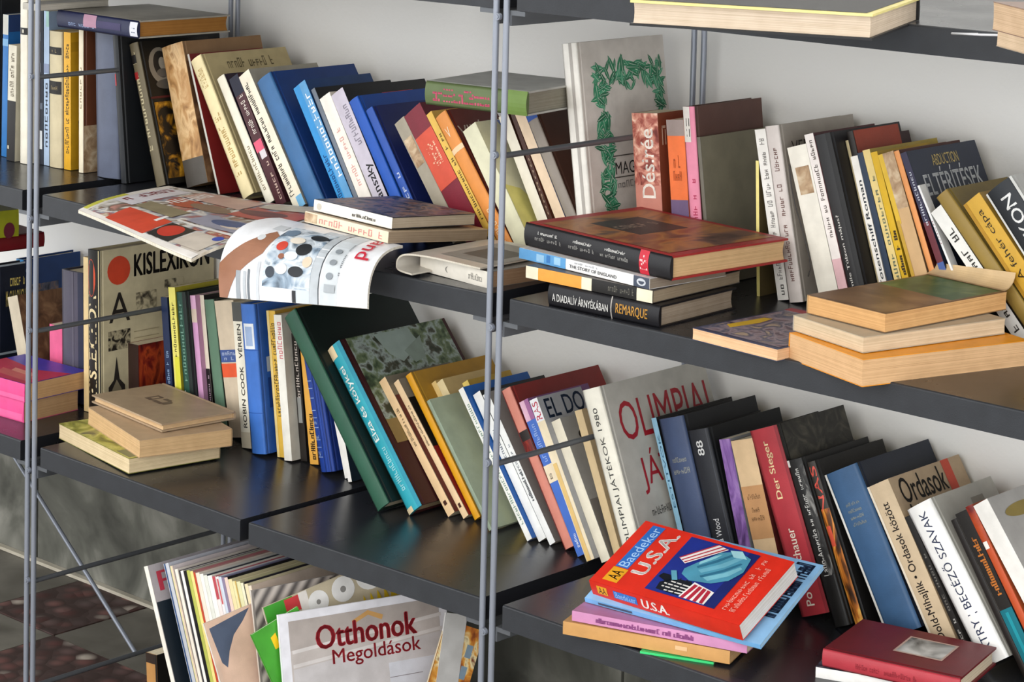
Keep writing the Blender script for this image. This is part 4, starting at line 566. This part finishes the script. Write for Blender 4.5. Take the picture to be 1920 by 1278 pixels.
 ('paperback_book','white paperback under the dark red album at lower right','book','p',(.014,.11,.1884),(1.7565,.1613,.457),(0,-1.5708,.3456),'eeece8','3a4556','efe9df',[('m','f',0,1,0,1,'m:crowd')],'books lying on the shelves'),
 ('hardcover_book','glossy dark red album with a small framed photo on its cover','book','h',(.024,.135,.1888),(1.77,.1433,.472),(0,-1.5708,.2094),'b23a44','6d1820','d9c9b0',[('t','s','~30',.3,.6,.3,.75,'8a2630',-90,0),('r','f',.32,.8,.22,.58,'c9a99a'),('m','f',.345,.775,.235,.565,'m:bwphoto')],'books lying on the shelves'),
 ('hardcover_book','broad hardcover with black boards and pale yellow rim lying on the top shelf','book','h',(.03,.25,.29),(1.4588,-.0498,1.337),(0,-1.5708,-2.7732),'1a1a1c','efe08e','d9c7b2',[('r','f',.03,.97,.03,.97,'3a3836'),('k','','1a1a1c')],'books lying on the shelves'),
 ('paperback_book','beige paged paperback at the right end of the top shelf, lower one','book','p',(.032,.2,.1672),(2.0532,.0567,1.337),(0,-1.5708,2.5245),'b9a58c','b5a38c','dcc2a4',[],'books lying on the shelves'),
 ('paperback_book','beige paged paperback at the right end of the top shelf, upper one','book','p',(.03,.2,.172),(2.1357,-.0864,1.371),(0,-1.5708,2.5123),'8a5a48','8a6a58','d2b494',[],'books lying on the shelves'),
 ('magazine','magazine with a red script title over a navy photo, leftmost of the floor row','magazine','p',(.01,.25,.3547),(.465,-.02,0),(0,-.3978,0),'ece6da','a9a3a6','e4ddcd',[('r','f',0,1,0,.83,'16222c'),('t','f','Re',.05,.42,.875,.965,'b83a4c',0,0)],'magazines on the floor'),
 ('magazine','thick silver blue magazine second in the floor row','magazine','p',(.0133,.25,.3598),(.4889,0,0),(0,-.3877,0),'c3c6cd','b4b6c0','e4ddcd',[('r','s',.15,.4,0,1,'31507f')],'magazines on the floor'),
 ('magazine','cream magazine with a yellow stripe, third in the floor row','magazine','p',(.0067,.25,.3596),(.5036,0,0),(0,-.381,0),'e6dda0','c9bfc0','e4ddcd',[('r','s',.5,1,0,1,'dfc7b6')],'magazines on the floor'),
 ('magazine','pinkish white magazine, fourth in the floor row','magazine','p',(.0073,.25,.3555),(.511,0,0),(0,-.3724,0),'efe6d8','d6cdc4','e4ddcd',[],'magazines on the floor'),
 ('magazine','very thin dark grey magazine, fifth in the floor row','magazine','p',(.0028,.25,.3552),(.5192,0,0),(0,-.3655,0),'38363a','23222a','e4ddcd',[],'magazines on the floor'),
 ('magazine','bright white magazine before the black one, floor row','magazine','p',(.0066,.25,.3553),(.5225,0,0),(0,-.3626,0),'f2efe8','cfcac8','e4ddcd',[],'magazines on the floor'),
 ('magazine','plain black magazine, darkest of the floor row','magazine','p',(.0073,.25,.3569),(.5299,0,0),(0,-.3607,0),'141315','1a1b24','e4ddcd',[],'magazines on the floor'),
 ('magazine','lime spined magazine right of the black one','magazine','p',(.0079,.25,.3596),(.5382,0,0),(0,-.3599,0),'b9bd5a','a9a79a','e4ddcd',[],'magazines on the floor'),
 ('magazine','pale yellow magazine with rose cover, right of the lime spined one','magazine','p',(.0073,.25,.3604),(.547,0,0),(0,-.3594,0),'ecdc88','b07478','e4ddcd',[],'magazines on the floor'),
 ('magazine','thin brick red magazine between pale ones','magazine','p',(.0049,.25,.3605),(.5551,0,0),(0,-.359,0),'c0492f','b88a88','e4ddcd',[],'magazines on the floor'),
 ('magazine','peach white magazine right of the brick red one','magazine','p',(.0096,.25,.3609),(.5608,0,0),(0,-.3586,0),'ecdccb','cfc4ba','e4ddcd',[],'magazines on the floor'),
 ('magazine','white magazine, seventh after the black one','magazine','p',(.0084,.25,.3616),(.5714,0,0),(0,-.3583,0),'f0ece2','c9c6c0','e4ddcd',[],'magazines on the floor'),
 ('magazine','grey white magazine with a dark cover','magazine','p',(.0085,.25,.3619),(.5807,0,0),(0,-.3579,0),'dfe0d6','39404a','e4ddcd',[],'magazines on the floor'),
 ('magazine','thick white magazine in the middle of the floor row','magazine','p',(.0115,.25,.3633),(.5902,0,0),(0,-.3576,0),'f1efe6','d6d3cc','e4ddcd',[],'magazines on the floor'),
 ('magazine','white magazine with a red spine head','magazine','p',(.0086,.25,.3653),(.6028,0,0),(0,-.3572,0),'ecdfdc','b8626a','e4ddcd',[('r','s',.1,.9,.9,1,'b84a54')],'magazines on the floor'),
 ('magazine','pale lilac magazine with a red dotted head','magazine','p',(.0068,.25,.3673),(.6124,0,0),(0,-.3567,0),'e6e3e4','cdc9cc','e4ddcd',[('r','s',.3,.8,.88,.99,'c8565c')],'magazines on the floor'),
 ('magazine','ice blue magazine in the pale part of the row','magazine','p',(.0062,.25,.3686),(.6201,0,0),(0,-.3563,0),'cdd6e4','8a90a8','e4ddcd',[],'magazines on the floor'),
 ('magazine','thin mauve magazine in the pale part of the row','magazine','p',(.0061,.25,.3697),(.6271,0,0),(0,-.3559,0),'8d7f9a','6f6a88','e4ddcd',[],'magazines on the floor'),
 ('magazine','rosy magazine with a black cover','magazine','p',(.008,.25,.3711),(.634,0,0),(0,-.3556,0),'e8ccc0','1d1b1c','e4ddcd',[],'magazines on the floor'),
 ('magazine','straw coloured magazine near the right of the row','magazine','p',(.0091,.25,.3704),(.6429,0,0),(0,-.3553,0),'e6d9a6','b9b08e','e4ddcd',[],'magazines on the floor'),
 ('magazine','butter coloured magazine near the right of the row','magazine','p',(.0093,.25,.37),(.653,0,0),(0,-.355,0),'e9e0ae','c5bc98','e4ddcd',[('r','s',.7,1,0,1,'c9a85a')],'magazines on the floor'),
 ('magazine','pale green magazine near the right of the row','magazine','p',(.0092,.25,.3716),(.6633,0,0),(0,-.3546,0),'dfdcae','b2ac86','e4ddcd',[],'magazines on the floor'),
 ('magazine','ivory magazine with dark joint, third before the striped one','magazine','p',(.0086,.25,.3722),(.6735,0,0),(0,-.3544,0),'ece6c8','24222a','e4ddcd',[('r','s',.8,1,0,1,'4a463c')],'magazines on the floor'),
 ('magazine','sand coloured magazine, second before the striped one','magazine','p',(.0075,.25,.3727),(.683,0,0),(0,-.3542,0),'ecdcb4','cfc5a6','e4ddcd',[],'magazines on the floor'),
 ('magazine','pale pink magazine touching the striped one','magazine','p',(.0075,.25,.3718),(.6914,0,0),(0,-.3542,0),'eadcc8','d9c8b8','e4ddcd',[],'magazines on the floor'),
 ('magazine','magazine with a bare shoulder and dark hair photo before the floor row','magazine','p',(.005,.17,.3332),(.6716,-.0573,.002),(.2269,-.2269,-.3142),'f0ece4','d9b9a4','e6e2da',[('r','f',.03,1,0,1,'dbb8a2'),('p','f','4c566c',[(.03,.97),(.45,.99),(.36,.945),(.24,.9),(.16,.84),(.1,.77),(.06,.8)]),('p','f','d2a290',[(.2,.1),(.9,.3),(.9,.55),(.3,.45)])],'magazines on the floor'),
 ('magazine','grey diagonally striped magazine right of the pale row','magazine','p',(.005,.24,.36),(.6903,-.0507,.0116),(.0349,-.2269,-.3142),'d9cfc4','8d8580','e6e2da',[('m','f',.01,1,0,1,'m:stripes'),('p','f','1d1816',[(.55,.99),(1,.99),(1,.86),(.75,.9)])],'magazines on the floor'),
 ('paperback_book','small brown and black paperback left of the floor magazines','book','p',(.0288,.12,.163),(.2983,.02,0),(0,-.0792,0),'b5844c','15120f','e6d9bd',[('r','s',0,1,.9,1,'2a1c14'),('r','s',.85,1,0,1,'1d1712')],'magazines on the floor'),
 ('magazine','garden brochure with white discs and yellow grass behind the home magazine','magazine','p',(.004,.25,.3588),(.7356,.0132,.002),(.2269,-.2094,-.3142),'c9c3b0','c2b59a','e6e2da',[('r','f',0,.2,0,1,'3f9a2e'),('r','f',.14,.24,.93,.995,'c8383c'),('r','f',.24,.3,.9,1,'e9e2dc'),('e','f',.36,.93,.07,.05,'ebe9e6'),('e','f',.36,.93,.015,.011,'8d8a86'),('e','f',.54,.94,.08,.055,'ebe9e6'),('e','f',.54,.94,.02,.014,'8d8a86'),('e','f',.74,.95,.1,.06,'f0eeea'),('e','f',.74,.95,.028,.02,'8d8a86'),('p','f','d9b61e',[(.62,.78),(.66,.88),(.69,.8)]),('p','f','d9b61e',[(.67,.78),(.71,.88),(.74,.8)]),('p','f','d9b61e',[(.72,.78),(.76,.88),(.79,.8)]),('p','f','d9b61e',[(.77,.78),(.81,.88),(.84,.8)]),('p','f','d9b61e',[(.82,.78),(.86,.88),(.89,.8)]),('p','f','d9b61e',[(.87,.78),(.91,.88),(.94,.8)]),('p','f','d9b61e',[(.92,.78),(.96,.88),(.99,.8)])],'magazines on the floor'),
 ('magazine','green magazine with big yellow letters left of the home magazine','magazine','p',(.004,.085,.33),(.7532,.0171,.0164),(.384,-.1745,-.3142),'4fa23a','4aa832','e6e2da',[('r','f',0,1,0,1,'46a02e'),('p','f','f0c414',[(.3,.94),(.42,.95),(.4,.88),(.3,.88)]),('t','f','É',.3,.95,.5,.85,'f2c812',0,2)],'magazines on the floor'),
 ('magazine','white magazine behind the right edge of the home magazine','magazine','p',(.004,.038,.3405),(.8698,.0699,.011),(-.2443,-.2094,-.3142),'d9d8d6','c3c1be','e6e2da',[],'magazines on the floor'),
 ('magazine','food magazine with orange photo and blue squares at the right','magazine','p',(.004,.07,.33),(.8492,.0231,.0293),(-.4189,-.2094,-.3142),'d9c9a8','b5782c','e6e2da',[('m','f',0,1,0,1,'m:food'),('r','f',.68,.84,.86,.92,'7f94a4'),('r','f',.68,.84,.76,.82,'7f94a4'),('r','f',.68,.84,.66,.72,'7f94a4'),('r','f',.68,.84,.56,.62,'7f94a4'),('r','f',.68,.84,.46,.52,'7f94a4')],'magazines on the floor'),
 ('magazine','large home magazine with dark red title lettering on a pale room photo','magazine','p',(.006,.2871,.352),(.7612,-.0707,.002),(0,-.2443,-.3093),'f1f0f4','e9e8ee','efedf0',[('r','f',.05,.95,0,.965,'c3bab5'),('p','f','b0a6a0',[(.05,.965),(.95,.965),(.95,.9),(.05,.84)]),('p','f','d8d2cf',[(.06,.84),(.96,.9),(.96,.885),(.06,.825)]),('p','f','d8d2cf',[(.06,.78),(.96,.84),(.96,.825),(.06,.765)]),('p','f','c9c4c4',[(.06,.76),(.96,.82),(.96,0),(.06,0)]),('r','f',.62,.96,0,.72,'d3d5dd'),('p','f','c99a5c',[(.42,.925),(.52,.96),(.61,.93),(.6,.91),(.52,.94),(.43,.91)]),('t','f','Otthonok',.2,.8,.825,.925,'a8202c',0,2),('t','f','Megoldások',.29,.82,.735,.815,'a8202c',0,1),('r','f',.62,.82,.655,.658,'8d888c'),('r','f',.07,.18,.3,.56,'2a2625'),('r','f',.085,.17,.3,.54,'b9aea8'),('p','f','cdbfb8',[(.2,0),(.2,.5),(.24,.6),(.4,.6),(.42,.5),(.42,0)]),('p','f','b9a9a2',[(.42,0),(.42,.48),(.46,.56),(.56,.54),(.58,.4),(.58,0)]),('r','f',.22,.5,.28,.31,'e9e4e0'),('t','f','~6',.74,.94,.3,.35,'a8202c',0,0)],'magazines on the floor'),
]
ROWS = {}
keys = set()
for B in BOOKS:
    for p in B[10]:
        if p[0] == 't': keys.add((p[2], p[9]))
EXTRA_TEXT = [('and', 1), ('~10', 0), ('~7', 1), ('~5', 1)]
load_text(sorted(keys | set(EXTRA_TEXT)))
for B in BOOKS: book(*B)

# ---------------------------------------------------------------- bent magazines
P1 = Vector((.202, -.064)); P2 = Vector((.582, -.14)); e1 = (P2-P1); e2a = Vector((-.07, .245)); e2b = Vector((-.045, .362))
def flat_mag(u, v):
    q = P1 + e1*u + e2a.lerp(e2b, u)*v
    droop = -.004*max(0, -q.y)/.14 - .016*(max(0, -q.y)/.14)**2*(1 - u*.4)
    wave = .006*math.sin(3.1*u+1.2)*math.sin(2.6*v+.4)
    lift = .012*math.exp(-((u-1.0)/.25)**2)*(v**.5 if v > 0 else 0)
    return (q.x, q.y, .9065 + droop + wave + lift), (0, 0, 1)
R = random.Random(3)
pr = [('m', 'f', 0, 1, 0, 1, 'm:collage'), ('r', 'f', 0, 1, 0, .045, 'efe9e2'), ('r', 'f', 0, .05, 0, 1, 'e8e2da'), ('r', 'f', 0, .035, .05, .5, 'c9c64a'), ('r', 'f', .22, .55, .03, .26, 'd04a30'), ('r', 'f', .56, .74, .05, .25, '2c2a26'), ('e', 'f', .64, .16, .07, .08, 'c43a2a'),
      ('r', 'f', .05, .2, .3, .9, 'dcd8dc'), ('t', 'f', '~7', .07, .15, .35, .85, '7a2c34', -90, 1), ('r', 'f', .46, .485, .2, .5, 'ece8e2'), ('r', 'f', .55, .98, .29, .315, 'f0ece6'), ('r', 'f', .76, .97, .06, .24, 'cfc4b6'),
      ('r', 'f', .58, .98, .33, .52, '9a99a8'), ('e', 'f', .78, .45, .12, .06, '46557c'), ('e', 'f', .84, .4, .08, .03, 'd9c9b8'), ('e', 'f', .93, .22, .03, .03, '3a4fae'), ('r', 'f', .22, .5, .3, .46, '8f8468'), ('e', 'f', .35, .6, .1, .1, 'b5583f'), ('e', 'f', .5, .62, .12, .07, '8a6f5a'),
      ('r', 'f', .24, .6, .72, .95, 'c7a394'), ('r', 'f', .62, .98, .6, .8, 'b5564a'), ('e', 'f', .75, .72, .14, .06, '6a3a3a'), ('t', 'f', '~5', .27, .36, .5, .9, 'ece4de', -90, 1), ('r', 'f', .63, .97, .84, .97, 'c9bda8')]
sheet('magazine', 'colourful open magazine lying across the edge of the middle shelf', 'magazine', flat_mag, 18, 14, .005, 'd9d0c4', 'e9e2d2', pr, 'magazines on the middle shelf')
TL, TR = Vector((.578, .04, .932)), Vector((.862, .03, .932)); ML, MR = Vector((.560, -.085, .946)), Vector((.868, -.05, .938)); BL, BR = Vector((.612, -.108, .833)), Vector((.905, -.082, .861))
def drape(u, v):
    a, m, c = TL.lerp(TR, u), ML.lerp(MR, u), BL.lerp(BR, u); t = 1-v
    p = a*(1-t)**2 + m*2*t*(1-t) + c*t*t
    dt = (m-a)*2*(1-t) + (c-m)*2*t; du = (TR-TL).lerp(BR-BL, t)
    n = du.cross(-dt).normalized()
    if n.y > 0 and n.z < 0: n = -n
    return p, n
pr = [('r', 'f', .62, .68, 0, 1, 'b9bfc4'), ('r', 'f', .675, .682, 0, 1, '40454a'), ('r', 'f', .69, .80, 0, 1, 'cfd5d9'), ('r', 'f', .51, .62, 0, .9, 'c3cbd2'), ('m', 'f', .30, .62, .1, .82, 'm:photoblue'),
      ('r', 'f', .29, .5, .0, .09, 'f4f5f7'), ('r', 'f', .505, .53, .0, .09, '1f2226'), ('p', 'f', '9a6a50', [(.0, .0), (.055, .0), (.12, .16), (.27, .38), (.3, .62), (.25, .68), (.12, .46), (.0, .24)]),
      ('r', 'f', .2, .28, .7, .8, 'c9cccf'), ('e', 'f', .2, .56, .025, .04, 'd9dcde'), ('r', 'f', .12, .15, 0, .2, '9aa0a6'), ('r', 'f', .2, .215, 0, .22, '6f757b'), ('r', 'f', .17, .19, 0, .2, 'b5babf'), ('r', 'f', .26, .28, .0, .3, 'c9cdd2'),
      ('e', 'f', .37, .5, .035, .06, 'c8402f'), ('e', 'f', .55, .7, .06, .05, '22262b'), ('e', 'f', .52, .5, .05, .08, '1d2024'), ('e', 'f', .42, .26, .04, .05, 'ece9e4'), ('e', 'f', .52, .25, .05, .05, '2c2f33'), ('e', 'f', .44, .6, .05, .05, 'e6dccc'), ('e', 'f', .35, .22, .03, .05, '39404a'), ('e', 'f', .46, .4, .045, .05, 'd9e2ea'), ('e', 'f', .58, .36, .03, .06, 'e8c9b0'), ('e', 'f', .36, .7, .04, .06, '6f8296'), ('e', 'f', .4, .38, .02, .03, '8f5a44'),
      ('e', 'f', .745, .25, .022, .035, '8b9298'), ('e', 'f', .745, .4, .022, .035, '8b9298'), ('e', 'f', .745, .55, .022, .035, '8b9298'), ('r', 'f', .72, .79, .1, .17, 'a9afb4'), ('t', 'f', '~10', .8, .815, .25, .7, '6a6f74', -90, 0), ('t', 'f', 'and', .86, .95, .5, .9, 'c8283c', -90, 1)]
sheet('magazine', 'white magazine with a red word and a photo, drooping over the middle shelf edge', 'magazine', drape, 12, 18, .004, 'f0f1f4', 'e2ddd2', pr, 'magazines on the middle shelf')
ctrl = [(1.03, .9262), (.985, .9275), (.94, .9285), (.905, .9275), (.882, .9245), (.8725, .917), (.872, .9085), (.8765, .9025), (.888, .9), (.912, .8992)]
def roll(u, v):
    k = u*(len(ctrl)-1); i = min(int(k), len(ctrl)-2); f = k-i
    g = lambda j: Vector(ctrl[max(0, min(len(ctrl)-1, j))])
    a, b0, c, d = g(i-1), g(i), g(i+1), g(i+2)
    p = .5*(2*b0 + (c-a)*f + (2*a-5*b0+4*c-d)*f*f + (3*b0-a-3*c+d)*f**3)
    t = (.5*((c-a) + 2*(2*a-5*b0+4*c-d)*f + 3*(3*b0-a-3*c+d)*f*f)).normalized()
    y = .0 + .02*(1-u) + .17*v
    return Vector((p.x, y, p.y)), Vector((t.y, 0, -t.x))
sheet('magazine', 'grey magazine rolled back on itself beside the white paperback', 'magazine', roll, 36, 4, .0025, 'bcb6ac', 'd9d2c4', [('r', 'f', 0, .25, .15, .9, '8f8b84'), ('r', 'f', .05, .2, .3, .7, '55524e')], 'magazines on the middle shelf')

curl_root = [o for o in bpy.data.objects if o.parent is None and o.get('label', '').startswith('curled tan')][0]
curl_root_dims = [B[4] for B in BOOKS if B[1].startswith('curled tan')][0]
def curl(u, v):
    t, d, h = curl_root_dims
    a = v*1.5; r = .022
    return Vector((t + .001 + r*(1-math.cos(a))*(.55+.45*u), d*u, h - .006 + r*math.sin(a))), Vector((math.cos(a), 0, -math.sin(a)))
mb = MB(); n = 8
P = [[curl(i/n, j/n)[0] for i in range(n+1)] for j in range(n+1)]
vs = [q for r_ in P for q in r_]; vs2 = [q + Vector((.0012, 0, 0)) for q in vs]
fs = [(j*(n+1)+i, j*(n+1)+i+1, (j+1)*(n+1)+i+1, (j+1)*(n+1)+i) for j in range(n) for i in range(n)]
mb.add(vs2, fs, M('d8b98c')); mb.add(vs, [q[::-1] for q in fs], M('e2c69c')); mb.build('curled_cover', curl_root)
# ---------------------------------------------------------------- last small things
mb = MB(); mb.tube([(1.866, -.03, 1.3395), (1.84, -.045, 1.3388), (1.872, -.034, 1.3395), (1.93, .03, 1.339), (2.0, .1, 1.339)], .0014, cover_mat('d9d9dc'), 8)
tag(mb.build('white_cord'), 'thin white cord lying before the broad book on the top shelf', 'cord')
chip = MB(); k = stone_mat('bare_chipboard', '8a6a48', 'a8845c', 'c29c70')
chip.add([(x-.5625, y, .0004) for x, y in ((.905, .03), (.93, .022), (.985, .035), (1.01, .075), (.995, .08), (.96, .055), (.92, .05))], [(0, 1, 2, 3, 4, 5, 6)], k)
chip.build('bare_patch', JOINT_BOARD)
mb = MB(); mb.box((-.001, 0, 0), (.001, .12, .15), metal); mb.box((-.08, 0, 0), (.001, .12, .0015), metal); be = mb.build('bookend'); be.location = (1.925, .035, 1.3372)
tag(be, 'plain grey steel bookend between the books on the top shelf', 'bookend')

mb = MB(); mb.tube([(1.3825,.272,1.0943),(1.3875,.272,1.0627),(1.3956,.272,1.0361),(1.4095,.272,1.0036),(1.4221,.272,.9687),(1.4247,.272,.953),(1.4212,.272,.9414)], .0009, cover_mat('3a3634'), 6)
tag(mb.build('bookmark_string'), 'thin dark string hanging down beside the ivory paperback', 'string')
def bake_metres():
    done = set()
    for o in bpy.data.objects:
        o.location = Vector(o.location)*METRE
        if o.type == 'MESH' and o.data.name not in done:
            done.add(o.data.name); o.data.transform(Matrix.Scale(METRE, 4))
bake_metres()
